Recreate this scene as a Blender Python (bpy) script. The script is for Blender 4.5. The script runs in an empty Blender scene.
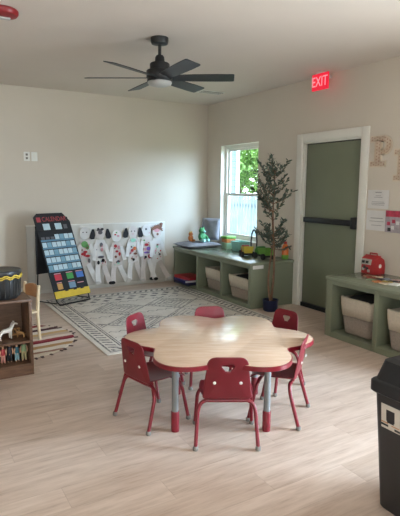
import bpy, bmesh, math, random
from mathutils import Vector, Matrix, Euler
PI = math.pi
R = math.radians
random.seed(7)
SC = bpy.context.scene
COL = SC.collection

# ------------------------------------------------------------------ helpers
def lin(c):
    c /= 255.0
    return c/12.92 if c <= .04045 else ((c+.055)/1.055)**2.4
def rgb(r, g, b): return (lin(r), lin(g), lin(b), 1.0)

class N:
    """tiny expression wrapper over math nodes"""
    def __init__(s, nt, sock): s.nt, s.k = nt, sock
    def _op(s, op, o=None, o2=None, rev=False):
        n = s.nt.nodes.new('ShaderNodeMath'); n.operation = op
        a = [s, o] if not rev else [o, s]
        if o2 is not None: a.append(o2)
        for i, v in enumerate(a):
            if v is None: continue
            if isinstance(v, N): s.nt.links.new(v.k, n.inputs[i])
            else: n.inputs[i].default_value = v
        return N(s.nt, n.outputs[0])
    def __add__(s, o): return s._op('ADD', o)
    __radd__ = __add__
    def __sub__(s, o): return s._op('SUBTRACT', o)
    def __rsub__(s, o): return s._op('SUBTRACT', o, rev=True)
    def __mul__(s, o): return s._op('MULTIPLY', o)
    __rmul__ = __mul__
    def __truediv__(s, o): return s._op('DIVIDE', o)
    def lt(s, o): return s._op('LESS_THAN', o)
    def gt(s, o): return s._op('GREATER_THAN', o)
    def max(s, o): return s._op('MAXIMUM', o)
    def min(s, o): return s._op('MINIMUM', o)
    def abs(s): return s._op('ABSOLUTE')
    def frac(s): return s._op('FRACT')
    def floor(s): return s._op('FLOOR')
    def band(s, c, w): return (s-c).abs().lt(w)

class Mat:
    def __init__(s, name, col=(.8, .8, .8, 1), rough=.5, metal=0., spec=.5):
        m = s.m = bpy.data.materials.new(name); m.use_nodes = True
        s.nt = m.node_tree; s.b = s.nt.nodes['Principled BSDF']
        s.b.inputs['Base Color'].default_value = col
        s.b.inputs['Roughness'].default_value = rough
        s.b.inputs['Metallic'].default_value = metal
        s.b.inputs['Specular IOR Level'].default_value = spec
    def new(s, t): return s.nt.nodes.new(t)
    def link(s, a, b): s.nt.links.new(a.k if isinstance(a, N) else a, b)
    def xyz(s, scale=(1, 1, 1), kind='Object'):
        tc = s.new('ShaderNodeTexCoord'); sp = s.new('ShaderNodeSeparateXYZ')
        s.link(tc.outputs[kind], sp.inputs[0])
        return [N(s.nt, sp.outputs[i])*scale[i] for i in range(3)]
    def vec(s, x, y, z):
        c = s.new('ShaderNodeCombineXYZ')
        for i, v in enumerate((x, y, z)):
            if isinstance(v, N): s.link(v, c.inputs[i])
            else: c.inputs[i].default_value = v
        return c.outputs[0]
    def noise(s, vec, scale=5, detail=4, rough=.5):
        n = s.new('ShaderNodeTexNoise'); n.inputs['Scale'].default_value = scale
        n.inputs['Detail'].default_value = detail; n.inputs['Roughness'].default_value = rough
        s.link(vec, n.inputs['Vector']); return N(s.nt, n.outputs['Fac'])
    def ramp(s, f, stops):
        n = s.new('ShaderNodeValToRGB'); e = n.color_ramp.elements
        while len(e) < len(stops): e.new(.5)
        for i, (p, c) in enumerate(stops): e[i].position = p; e[i].color = c
        s.link(f, n.inputs[0]); return n.outputs[0]
    def mix(s, f, a, b):
        n = s.new('ShaderNodeMix'); n.data_type = 'RGBA'
        if isinstance(f, N): s.link(f, n.inputs[0])
        else: n.inputs[0].default_value = f
        for v, i in ((a, 6), (b, 7)):
            if isinstance(v, tuple): n.inputs[i].default_value = v
            else: s.link(v, n.inputs[i])
        return n.outputs[2]
    def color(s, c): s.link(c, s.b.inputs['Base Color'])
    def bump(s, h, strength=.3, dist=.01):
        n = s.new('ShaderNodeBump'); n.inputs['Strength'].default_value = strength
        n.inputs['Distance'].default_value = dist
        s.link(h, n.inputs['Height']); s.link(n.outputs[0], s.b.inputs['Normal'])

def speckled(name, col, rough=.5, amt=.12, scale=6, metal=0., spec=.5, bump=0., bscale=80):
    """base colour with gentle mottling from noise"""
    m = Mat(name, col, rough, metal, spec)
    tc = m.new('ShaderNodeTexCoord')
    f = m.noise(tc.outputs['Object'], scale, 4)
    lo = tuple(c*(1-amt) for c in col[:3])+(1,); hi = tuple(min(1, c*(1+amt)) for c in col[:3])+(1,)
    m.color(m.ramp(f, [(.3, lo), (.7, hi)]))
    if bump: m.bump(m.noise(tc.outputs['Object'], bscale, 3), bump, .004)
    return m.m

class MB:
    def __init__(s): s.v, s.f, s.mi, s.cur = [], [], [], 0
    def add(s, vs, fs, M=None):
        o = len(s.v)
        s.v += [tuple(M @ Vector(v)) if M else tuple(v) for v in vs]
        for f in fs: s.f.append(tuple(i+o for i in f)); s.mi.append(s.cur)
        return s
    def m(s, i): s.cur = i; return s
    def box(s, lo, hi, M=None):
        x0, y0, z0 = lo; x1, y1, z1 = hi
        return s.add([(x0,y0,z0),(x1,y0,z0),(x1,y1,z0),(x0,y1,z0),(x0,y0,z1),(x1,y0,z1),(x1,y1,z1),(x0,y1,z1)],
                     [(0,3,2,1),(4,5,6,7),(0,1,5,4),(1,2,6,5),(2,3,7,6),(3,0,4,7)], M)
    def ring_loft(s, rings, cap=True, M=None):
        n = len(rings[0]); vs = [p for r in rings for p in r]; fs = []
        for k in range(len(rings)-1):
            for i in range(n):
                j = (i+1) % n
                fs.append((k*n+i, k*n+j, (k+1)*n+j, (k+1)*n+i))
        if cap:
            fs.append(tuple(range(n-1, -1, -1))); fs.append(tuple((len(rings)-1)*n+i for i in range(n)))
        return s.add(vs, fs, M)
    def lathe(s, prof, n=24, c=(0, 0, 0), cap=True, M=None):
        return s.ring_loft([[(c[0]+r*math.cos(2*PI*i/n), c[1]+r*math.sin(2*PI*i/n), c[2]+z) for i in range(n)] for r, z in prof], cap, M)
    def prism(s, poly, z0, z1, M=None):
        return s.ring_loft([[(x, y, z0) for x, y in poly], [(x, y, z1) for x, y in poly]], True, M)
    def tube(s, pts, r, n=10, M=None):
        pts = [Vector(p) for p in pts]; rings = []; up = None
        for i, p in enumerate(pts):
            a = pts[max(0, i-1)]; b = pts[min(len(pts)-1, i+1)]
            t = (b-a).normalized()
            if up is None:
                up = Vector((0, 0, 1)) if abs(t.z) < .9 else Vector((1, 0, 0))
            u = (up-t*up.dot(t)).normalized(); w = t.cross(u); up = u
            rr = r[i] if isinstance(r, (list, tuple)) else r
            rings.append([tuple(p+(u*math.cos(2*PI*k/n)+w*math.sin(2*PI*k/n))*rr) for k in range(n)])
        return s.ring_loft(rings, True, M)
    def ball(s, c, r, n=12, k=8, M=None):
        rx, ry, rz = r if isinstance(r, (tuple, list)) else (r, r, r)
        rings = []
        for j in range(1, k):
            a = PI*j/k
            rings.append([(c[0]+rx*math.sin(a)*math.cos(2*PI*i/n), c[1]+ry*math.sin(a)*math.sin(2*PI*i/n), c[2]-rz*math.cos(a)) for i in range(n)])
        return s.ring_loft(rings, True, M)
    def build(s, name, mats, parent=None, smooth=False, bevel=0, bseg=2, solid=0, sub=0, loc=None, rot=None):
        me = bpy.data.meshes.new(name); me.from_pydata(s.v, [], s.f)
        if not isinstance(mats, (list, tuple)): mats = [mats]
        for m in mats: me.materials.append(m)
        for p, i in zip(me.polygons, s.mi): p.material_index = i
        bm = bmesh.new(); bm.from_mesh(me); bmesh.ops.recalc_face_normals(bm, faces=bm.faces); bm.to_mesh(me); bm.free()
        o = bpy.data.objects.new(name, me); COL.objects.link(o)
        if parent: o.parent = parent
        if loc: o.location = loc
        if rot: o.rotation_euler = rot
        if solid:
            d = o.modifiers.new('solid', 'SOLIDIFY'); d.thickness = solid; d.offset = 0
        if bevel:
            d = o.modifiers.new('bevel', 'BEVEL'); d.width = bevel; d.segments = bseg; d.limit_method = 'ANGLE'; d.angle_limit = R(40)
        if sub:
            d = o.modifiers.new('sub', 'SUBSURF'); d.levels = sub; d.render_levels = sub
        if smooth or bevel or sub:
            for p in me.polygons: p.use_smooth = True
            if smooth and not sub:
                me.set_sharp_from_angle(angle=R(42))
        return o

def tag(o, label, cat, group=None):
    o['label'] = label; o['category'] = cat
    if group: o['group'] = group
    return o
def thing(name, label, cat, loc=(0, 0, 0), rotz=0, group=None):
    o = bpy.data.objects.new(name, None); COL.objects.link(o)
    o.empty_display_size = .1
    o.location = loc; o.rotation_euler = (0, 0, rotz)
    return tag(o, label, cat, group)
def struct(o): o['kind'] = 'structure'; return o
def dup(root, loc, rotz, label, group=None):
    r = root.copy(); COL.objects.link(r); r.location = loc; r.rotation_euler = (0, 0, rotz)
    r['label'] = label
    if group: r['group'] = group
    for ch in list(root.children):
        c = ch.copy(); COL.objects.link(c); c.parent = r
        for g in list(ch.children):
            d = g.copy(); COL.objects.link(d); d.parent = c
    return r
def text_mesh(name, body, size, depth, mat, parent=None, loc=(0,0,0), rot=(0,0,0), sx=1., align='CENTER'):
    cu = bpy.data.curves.new(name, 'FONT'); cu.body = body; cu.size = size; cu.extrude = depth
    cu.align_x = align; cu.align_y = 'CENTER'
    t = bpy.data.objects.new(name+'_tmp', cu); COL.objects.link(t)
    dg = bpy.context.evaluated_depsgraph_get(); dg.update()
    me = bpy.data.meshes.new_from_object(t.evaluated_get(dg)); me.name = name
    bpy.data.objects.remove(t); bpy.data.curves.remove(cu)
    me.materials.clear(); me.materials.append(mat)
    o = bpy.data.objects.new(name, me); COL.objects.link(o); o.parent = parent
    o.location = loc; o.rotation_euler = rot; o.scale = (sx, 1, 1)
    return o

# ------------------------------------------------------------------ materials
def wall_mat(name, col):
    m = Mat(name, col, .85, 0, .25)
    tc = m.new('ShaderNodeTexCoord')
    f = m.noise(tc.outputs['Object'], 1.5, 3)
    m.color(m.ramp(f, [(.3, tuple(c*.975 for c in col[:3])+(1,)), (.7, tuple(c*1.02 for c in col[:3])+(1,))]))
    m.bump(m.noise(tc.outputs['Object'], 220, 2), .08, .002)
    return m.m
M_wall = wall_mat('greige_wall_paint', rgb(209, 200, 187))
M_ceil = wall_mat('ceiling_paint', rgb(218, 208, 199))
M_trim = speckled('white_trim_paint', rgb(226, 224, 216), .45, .02)
M_sage = speckled('sage_paint', rgb(124, 130, 110), .42, .05, 3)
M_sage_top = speckled('sage_top_paint', rgb(132, 139, 120), .2, .05, 3)
M_door = speckled('sage_door_paint', rgb(120, 126, 106), .5, .05, 2)
M_black = speckled('black_plastic', rgb(30, 31, 34), .42, .15, 20)
M_blackmetal = speckled('black_metal', rgb(24, 25, 27), .4, .1, 20)
M_fanblade = speckled('fan_blade_black', rgb(34, 36, 39), .42, .1, 8)
M_red = speckled('red_moulded_plastic', rgb(114, 20, 34), .4, .08, 8, bump=.05, bscale=150)
M_redtube = speckled('red_powder_coat', rgb(118, 20, 34), .32, .05, 10)
M_nylon = speckled('grey_nylon', rgb(120, 116, 110), .5, .1, 20)
M_chrome = speckled('brushed_steel', rgb(170, 170, 170), .35, .05, 30, metal=.9)
M_greytube = speckled('grey_table_leg', rgb(128, 130, 130), .4, .05, 20, metal=.3)
M_white = speckled('white_plastic', rgb(228, 228, 222), .45, .02)
M_paper = speckled('white_paper', rgb(218, 216, 214), .8, .03, 9)
M_board = speckled('pale_board', rgb(202, 199, 192), .6, .04, 2)
M_cream = speckled('cream_fabric', rgb(205, 194, 176), .9, .08, 60, bump=.3, bscale=160)
M_taupe = speckled('taupe_fabric', rgb(150, 137, 126), .9, .12, 60, bump=.3, bscale=160)
M_grey_cush = speckled('grey_cushion_fabric', rgb(138, 139, 148), .9, .14, 16, bump=.4, bscale=90)
M_navy = speckled('navy_glazed_pot', rgb(24, 34, 70), .35, .1, 10)
M_bark = speckled('olive_bark', rgb(122, 92, 72), .85, .25, 30, bump=.5, bscale=60)
M_soil = speckled('dark_soil', rgb(60, 48, 38), .95, .3, 60)
M_birch = speckled('birch_ply', rgb(226, 204, 168), .5, .07, 12)
M_orangeply = speckled('warm_stained_wood', rgb(180, 128, 84), .5, .1, 12)
M_dark = speckled('dark_matte', rgb(36, 36, 38), .9, .2, 20)
M_tan = speckled('tan_wood', rgb(172, 130, 82), .6, .15, 25)
M_skin = speckled('toy_skin', rgb(205, 160, 130), .5, .05)
M_lens = speckled('frosted_lens', rgb(176, 176, 174), .35, .02)
def plain(name, r, g, b, rough=.5, amt=.08, scale=12): return speckled(name, rgb(r, g, b), rough, amt, scale)

# washed oak vinyl planks
def floor_mat():
    m = Mat('washed_oak_planks', rgb(200, 180, 155), .38, 0, .5)
    x, y, z = m.xyz()
    row = (y/.18).floor()
    off = (row*.377).frac()*1.22
    col = ((x+off)/1.22).floor()
    wn = m.new('ShaderNodeTexWhiteNoise'); wn.noise_dimensions = '2D'
    m.link(m.vec(row, col, 0), wn.inputs['Vector'])
    rnd = N(m.nt, wn.outputs['Value'])
    g1 = m.noise(m.vec(x*1.3+rnd*13, y*9+rnd*7, 0), 2.2, 6, .62)
    g2 = m.noise(m.vec(x*2.5+rnd*5, y*34, 0), 3, 3, .5)
    base = m.ramp(g1*.75+g2*.25, [(.30, rgb(176, 154, 138)), (.44, rgb(203, 182, 167)), (.58, rgb(217, 198, 184)), (.75, rgb(225, 208, 196))])
    tone = m.ramp(rnd, [(0, rgb(236, 232, 228)), (1, rgb(255, 255, 255))])
    mm = m.new('ShaderNodeMix'); mm.data_type = 'RGBA'; mm.blend_type = 'MULTIPLY'; mm.inputs[0].default_value = 1
    m.link(base, mm.inputs[6]); m.link(tone, mm.inputs[7])
    fy = (y/.18).frac(); fx = ((x+off)/1.22).frac()
    seam = fy.lt(.016).max(fx.lt(.0025))
    m.color(m.mix(seam*.25, mm.outputs[2], rgb(120, 98, 78)))
    m.link(m.ramp(g2, [(.2, (.30,)*3+(1,)), (.8, (.44,)*3+(1,))]), m.b.inputs['Roughness'])
    m.bump(g2-seam, .05, .003)
    return m.m
M_floor = floor_mat()

def maple_mat():
    m = Mat('maple_laminate', rgb(222, 196, 158), .19, 0, .7)
    x, y, z = m.xyz()
    g = m.noise(m.vec(x*2.0, y*16, z), 3, 5, .6)
    m.color(m.ramp(g, [(.3, rgb(203, 172, 146)), (.55, rgb(214, 186, 162)), (.75, rgb(221, 197, 174))]))
    return m.m
M_maple = maple_mat()

def darkwood_mat():
    m = Mat('walnut_laminate', rgb(96, 70, 52), .45)
    x, y, z = m.xyz()
    g = m.noise(m.vec(x*3, y*3, z*18), 3, 5, .6)
    m.color(m.ramp(g, [(.3, rgb(84, 60, 45)), (.6, rgb(112, 82, 62)), (.8, rgb(126, 96, 74))]))
    return m.m
M_walnut = darkwood_mat()

def rug_mat():
    m = Mat('tribal_rug_weave', rgb(200, 198, 192), .95, 0, .1)
    x, y, z = m.xyz()
    HX, HY = 1.06, 1.24
    ax, ay = x.abs(), y.abs()
    d = (HX-ax).min(HY-ay)                        # distance to the edge
    # border bands of lines and slanted dashes
    b1 = d.band(.055, .010).max(d.band(.20, .008)).max(d.band(.225, .006))
    along = (HX-ax).lt(HY-ay)
    s = y*along+x*(1-along)
    dash = d.band(.125, .045)*((s/.085+d*6).frac().lt(.42))
    # end rows of dark lozenges
    e = (HY-ay)
    loz = (((x/.17).frac()-.5).abs()*.17*.9+(e-.33).abs()).lt(.055)
    loz2 = (((x/.17+.5).frac()-.5).abs()*.17*.9+(e-.45).abs()).lt(.05)
    inner = d.gt(.25)
    endz = e.lt(.55)
    # field: nested dashed diamonds
    u = ((x/.72).frac()-.5).abs(); v = ((y/.62).frac()-.5).abs()
    dd = u+v
    ln = dd.band(.5, .03).max(dd.band(.36, .022)).max(dd.band(.25, .028)).max(dd.band(.13, .02)).max(dd.lt(.05))
    dots = (((x+y)/.055).frac().lt(.62))
    ln2 = dd.band(.43, .02)*((((x-y)/.07).frac()).lt(.45))
    zig = ((((x/.12).frac()-.5).abs()*.12)+(y/.31).frac()*.31-.05).abs().lt(.008)
    field = (ln*dots).max(ln2).max(zig)*inner*(1-endz)
    ink = b1.max(dash).max(loz.max(loz2)*inner*.95).max(field)
    tc = m.new('ShaderNodeTexCoord')
    wear = m.noise(tc.outputs['Object'], 26, 4, .7)
    fine = m.noise(tc.outputs['Object'], 7, 3, .6)
    ground = m.ramp(fine, [(.3, rgb(212, 206, 198)), (.7, rgb(230, 225, 218))])
    fade = N(m.nt, m.ramp(wear, [(.35, (.35,)*3+(1,)), (.6, (.95,)*3+(1,))]))
    m.color(m.mix(ink*fade, ground, rgb(66, 66, 76)))
    m.bump(m.noise(tc.outputs['Object'], 180, 2), .3, .004)
    return m.m
M_rug = rug_mat()

def round_rug_mat():
    m = Mat('striped_rag_weave', rgb(200, 180, 160), .95, 0, .1)
    x, y, z = m.xyz()
    tc = m.new('ShaderNodeTexCoord')
    w = m.noise(tc.outputs['Object'], 6, 3)
    t = (y+x*.02+(w-.5)*.05)/1.1+.5
    c = [rgb(206,190,170), rgb(150,112,96), rgb(214,202,186), rgb(176,138,98), rgb(216,204,190), rgb(128,44,56),
         rgb(150,70,74), rgb(218,202,190), rgb(190,168,150), rgb(196,164,120), rgb(220,210,198), rgb(86,58,62), rgb(214,200,184), rgb(140,66,66), rgb(214,200,184), rgb(120,90,80)]
    stops = []
    n = len(c)
    r = m.new('ShaderNodeValToRGB'); r.color_ramp.interpolation = 'CONSTANT'; e = r.color_ramp.elements
    while len(e) < n: e.new(.5)
    pos = [0,.06,.10,.17,.23,.30,.345,.39,.45,.51,.57,.64,.71,.78,.85,.92]
    for i in range(n): e[i].position = pos[i]; e[i].color = c[i]
    m.link(t, r.inputs[0]); m.color(r.outputs[0])
    m.bump(m.noise(tc.outputs['Object'], 120, 2), .4, .006)
    return m.m
M_roundrug = round_rug_mat()

def leaf_mat(name, a, b):
    m = Mat(name, a, .55, 0, .3)
    tc = m.new('ShaderNodeTexCoord')
    f = m.noise(tc.outputs['Object'], 14, 2)
    m.color(m.ramp(f, [(.35, a), (.65, b)]))
    return m.m
M_leaf = leaf_mat('olive_leaf', rgb(62, 76, 66), rgb(104, 116, 104))

def glass_mat():
    m = bpy.data.materials.new('window_glass'); m.use_nodes = True; nt = m.node_tree
    nt.nodes.remove(nt.nodes['Principled BSDF'])
    tr = nt.nodes.new('ShaderNodeBsdfTransparent'); gl = nt.nodes.new('ShaderNodeBsdfGlossy'); gl.inputs['Roughness'].default_value = .02
    mx = nt.nodes.new('ShaderNodeMixShader'); mx.inputs[0].default_value = .05
    tr.inputs[0].default_value = (.95, .97, .97, 1)
    nt.links.new(tr.outputs[0], mx.inputs[1]); nt.links.new(gl.outputs[0], mx.inputs[2])
    nt.links.new(mx.outputs[0], nt.nodes['Material Output'].inputs[0])
    return m
M_glass = glass_mat()

# ------------------------------------------------------------------ room
XR, YB, ZC = 4.284, 7.078, 2.79
XL, YF = -2.6, -2.4
WT = .16
W1 = (5.71, 6.67, .70, 2.13)        # window_1 on the right wall: y0 y1 z0 z1
W2 = (-.6, 1.25, .25, 2.2)          # glazed patio opening nearer the viewer, on the right wall
DR = (3.868, 4.79, 0., 2.05)        # exit door opening
W3 = (-1.6, .4, .8, 2.2)            # front wall window (x range)

struct(MB().box((XL-WT, YF-WT, -.1), (XR+WT, YB+WT, 0)).build('floor', M_floor))
struct(MB().box((XL-WT, YF-WT, ZC), (XR+WT, YB+WT, ZC+.12)).build('ceiling', M_ceil))
struct(MB().box((XL-WT, YB, 0), (XR+WT, YB+WT, ZC)).build('wall_back', M_wall))
struct(MB().box((XL-WT, YF-WT, 0), (XL, YB, ZC)).build('wall_left', M_wall))
b = MB()
ys = [YF-WT, W2[0], W2[1], DR[0], DR[1], W1[0], W1[1], YB]
b.box((XR, ys[0], 0), (XR+WT, ys[1], ZC))
b.box((XR, ys[1], 0), (XR+WT, ys[2], W2[2])); b.box((XR, ys[1], W2[3]), (XR+WT, ys[2], ZC))
b.box((XR, ys[2], 0), (XR+WT, ys[3], ZC))
b.box((XR, ys[3], DR[3]), (XR+WT, ys[4], ZC))
b.box((XR, ys[4], 0), (XR+WT, ys[5], ZC))
b.box((XR, ys[5], 0), (XR+WT, ys[6], W1[2])); b.box((XR, ys[5], W1[3]), (XR+WT, ys[6], ZC))
b.box((XR, ys[6], 0), (XR+WT, ys[7], ZC))
struct(b.build('wall_right', M_wall))
b = MB()
b.box((XL, YF-WT, 0), (W3[0], YF, ZC)); b.box((W3[1], YF-WT, 0), (XR, YF, ZC))
b.box((W3[0], YF-WT, 0), (W3[1], YF, W3[2])); b.box((W3[0], YF-WT, W3[3]), (W3[1], YF, ZC))
struct(b.build('wall_front', M_wall))
struct(MB().box((XL, YB-.014, 0), (XR, YB-.0005, .1)).build('baseboard_back', M_trim, bevel=.004))
b = MB(); b.box((XR-.014, 4.90, 0), (XR-.0005, YB-.02, .1)); b.box((XR-.014, W2[1], 0), (XR-.0005, 3.76, .1))
struct(b.build('baseboard_right', M_trim, bevel=.004))
# door casing
b = MB()
b.box((XR-.02, DR[1], 0), (XR-.0005, DR[1]+.105, DR[3]+.1))
b.box((XR-.02, DR[0]-.105, 0), (XR-.0005, DR[0], DR[3]+.1))
b.box((XR-.02, DR[0], DR[3]), (XR-.0005, DR[1], DR[3]+.1))
struct(b.build('trim_1', M_trim, bevel=.005))
b = MB()   # jamb lining
b.box((XR-.0005, DR[1]-.02, 0), (XR+WT, DR[1], DR[3])); b.box((XR-.0005, DR[0], 0), (XR+WT, DR[0]+.012, DR[3]))
b.box((XR-.0005, DR[0]+.012, DR[3]-.02), (XR+WT, DR[1]-.02, DR[3]))
struct(b.build('trim_2', M_trim))
# exit door
d = bpy.data.objects.new('door_1', None); COL.objects.link(d); d.location = (XR+.03, 0, 0); struct(d)
MB().box((0, DR[0]+.02, .055), (.045, DR[1]-.035, DR[3]-.03)).build('panel', M_door, d, bevel=.003)
b = MB(); b.box((.012, DR[1]-.034, .0), (.05, DR[1]-.021, DR[3]-.021)); b.box((.012, DR[0]+.013, DR[3]-.029), (.05, DR[1]-.034, DR[3]-.021))
b.build('gap_shade', M_black, d)  # black strips stand in for the shaded gap along the door's edges
MB().box((-.025, DR[0]+.014, .002), (.05, DR[1]-.036, .052)).build('threshold_sweep', M_black, d)
b = MB(); b.box((-.045, DR[0]+.03, 1.075), (-.001, DR[1]-.05, 1.14))
pb = b.build('panic_bar', M_black, d, bevel=.008)
MB().box((-.065, DR[0]+.024, 1.045), (-.001, DR[0]+.085, 1.175)).build('latch_box', M_black, d, bevel=.008)

def wframe(name, axis, a0, a1, z0, z1, rail=None, jamb=.0, depth0=.075, M=M_trim):
    """vinyl window set into an opening; axis 'y' = right wall, 'x' = front wall"""
    e = bpy.data.objects.new(name, None); COL.objects.link(e); struct(e)
    def bx(lo, hi):  # (along, depth, z)
        if axis == 'y': return (XR+lo[1], lo[0], lo[2]), (XR+hi[1], hi[0], hi[2])
        return (lo[0], YF-hi[1], lo[2]), (hi[0], YF-lo[1], hi[2])
    f = .05
    b = MB()
    for lo, hi in (((a0, depth0, z0), (a0+f, depth0+.07, z1)), ((a1-f, depth0, z0), (a1, depth0+.07, z1)),
                   ((a0+f, depth0, z0), (a1-f, depth0+.07, z0+f)), ((a0+f, depth0, z1-f), (a1-f, depth0+.07, z1))):
        b.box(*bx(lo, hi))
    b.build('window_frame', M, e, bevel=.004)
    g0, g1 = a0+f, a1-f
    if rail:
        s = .034
        for nm, za, zb, dp in (('upper_sash', rail-.02, z1-f, depth0+.035), ('lower_sash', z0+f, rail+.02, depth0+.006)):
            b = MB()
            for lo, hi in (((g0, dp, za), (g0+s, dp+.028, zb)), ((g1-s, dp, za), (g1, dp+.028, zb)),
                           ((g0+s, dp, za), (g1-s, dp+.028, za+s)), ((g0+s, dp, zb-s), (g1-s, dp+.028, zb))):
                b.box(*bx(lo, hi))
            sh = b.build(nm, M, e, bevel=.003)
            MB().box(*bx((g0+s, dp+.012, za+s), (g1-s, dp+.016, zb-s))).build('pane', M_glass, sh)
    else:
        MB().box(*bx((g0, depth0+.03, z0+f), (g1, depth0+.035, z1-f))).build('pane', M_glass, e)
    MB().box(*bx((a0, -.0, z0-.0), (a1, depth0, z0+.012))).build('window_sill', M, e)
    return e
wframe('window_1', 'y', *W1, rail=1.385)
wframe('window_2', 'y', *W2)
wframe('window_3', 'x', *W3)
b = MB(); 
# side and head returns of the seen window are painted white
b.box((XR-.0005, W1[1]-.004, W1[2]+.013), (XR+.074, W1[1], W1[3])); b.box((XR-.0005, W1[0], W1[2]+.013), (XR+.074, W1[0]+.004, W1[3]))
b.box((XR-.0005, W1[0]+.004, W1[3]-.004), (XR+.074, W1[1]-.004, W1[3]))
struct(b.build('trim_3', M_trim))

# ------------------------------------------------------------------ camera
cam = bpy.data.cameras.new('camera'); co = bpy.data.objects.new('camera', cam); COL.objects.link(co); SC.camera = co
F, PIT, YAW, ROL, HZ = 500.034, .141, .531, .008, 1.496
cam.sensor_fit = 'HORIZONTAL'; cam.sensor_width = 36; cam.lens = F/400*36; cam.clip_start = .05
fw = Vector((math.sin(YAW)*math.cos(PIT), math.cos(YAW)*math.cos(PIT), -math.sin(PIT)))
rt = Vector((math.cos(YAW), -math.sin(YAW), 0)); up = rt.cross(fw)
rt2 = rt*math.cos(ROL)+up*math.sin(ROL); up2 = up*math.cos(ROL)-rt*math.sin(ROL)
co.matrix_world = Matrix(((rt2.x, up2.x, -fw.x, 0), (rt2.y, up2.y, -fw.y, 0), (rt2.z, up2.z, -fw.z, HZ), (0, 0, 0, 1)))

# ------------------------------------------------------------------ rugs
tag(MB().box((-1.06, -1.24, 0), (1.06, 1.24, .010)).build('area_rug', M_rug, loc=(2.523, 5.35, .0005), bevel=.004),
    'off white area rug with charcoal tribal pattern between the display board and the flower table', 'rug')
n = 56
rr = thing('round_rug', 'round striped rag rug in cream, brown and dark red beside the walnut shelf', 'rug', (.80, 4.925, .0005), R(8)); rr.scale = (1.06, 1.06, 1)
MB().lathe([(.535, 0), (.55, .005), (.545, .010), (.50, .012)], n).build('woven_body', M_roundrug, rr, smooth=True)
M_fringe = plain('dark_fringe', 92, 72, 70, .95)
b = MB()
for k in range(70):
    a = 2*PI*k/70; r1 = .548; r2 = .575+.012*math.sin(k*2.7)
    c, s_ = math.cos(a), math.sin(a); w = .008
    b.box((r1-.01, -w, .001), (r2, w, .007), Matrix.Rotation(a+.1*math.sin(k*5), 4, 'Z'))
b.build('fringe', M_fringe, rr)['kind'] = 'stuff'

# ------------------------------------------------------------------ flower table
TC = Vector((1.75, 2.723, 0)); TA = R(-29); TZ = .506
def flower(off=0, n=144):
    out = []
    for i in range(n):
        t = 2*PI*i/n
        c = abs(math.cos(3*t))
        r = .633-.192*(1-math.sqrt(c*c+.05)/math.sqrt(1.05))+off
        out.append((r*math.cos(t), r*math.sin(t)))
    return out
t = thing('flower_table', 'low flower shaped children\'s table with pale maple top and red edge', 'table', TC, TA)
MB().prism(flower(-.006), TZ-.026, TZ).build('tabletop', M_maple, t, bevel=.002)
b = MB()
o1, o2 = flower(0), flower(-.0065)
b.ring_loft([[(x, y, TZ-.030) for x, y in o2], [(x, y, TZ-.028) for x, y in o1], [(x, y, TZ-.003) for x, y in o1], [(x, y, TZ-.0005) for x, y in o2]], False)
b.build('edge_band', M_redtube, t, smooth=True)['label'] = 'red moulded edge around the top'
for sx, sy in ((-1, -1), (1, -1), (-1, 1), (1, 1)):
    x, y = sx*.283, (-.31 if sy < 0 else .25)
    b = MB().lathe([(.021, .125), (.021, TZ-.05)], 18, (x, y, 0)); b.box((x-.05, y-.05, TZ-.05), (x+.05, y+.05, TZ-.031))
    lg = b.build('leg', M_greytube, t, smooth=True)
    MB().lathe([(.025, .0), (.026, .012), (.026, .125), (.024, .130)], 18, (x, y, 0)).build('leg_insert', M_redtube, lg, smooth=True)['label'] = 'red adjustable foot of a grey leg'

# ------------------------------------------------------------------ chairs
def panel_annulus(outer, hole, mapf, steps=7):
    """sheet with one hole: outer and hole are closed loops of equal length"""
    n = len(outer); b = MB(); vs = []
    for k in range(steps+1):
        f = k/steps
        for (ox, oy), (hx, hy) in zip(outer, hole): vs.append(mapf(ox+(hx-ox)*f, oy+(hy-oy)*f))
    fs = []
    for k in range(steps):
        for i in range(n):
            j = (i+1) % n; fs.append((k*n+i, k*n+j, (k+1)*n+j, (k+1)*n+i))
    return b.add(vs, fs)
def round_quad(wb, wt, h, r, n=16):
    """trapezoid outline with rounded corners, bottom at 0"""
    cs = [(wb/2, 0), (wt/2, h), (-wt/2, h), (-wb/2, 0)]; out = []
    for i in range(4):
        p = Vector(cs[i]); a = Vector(cs[i-1]); c = Vector(cs[(i+1) % 4])
        rr = r if i in (1, 2) else r*.5
        pa = p+(a-p).normalized()*rr; pc = p+(c-p).normalized()*rr
        for k in range(n):
            f = k/(n-1); q = pa*(1-f)**2+p*2*f*(1-f)+pc*f*f; out.append((q.x, q.y))
    return out
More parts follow.
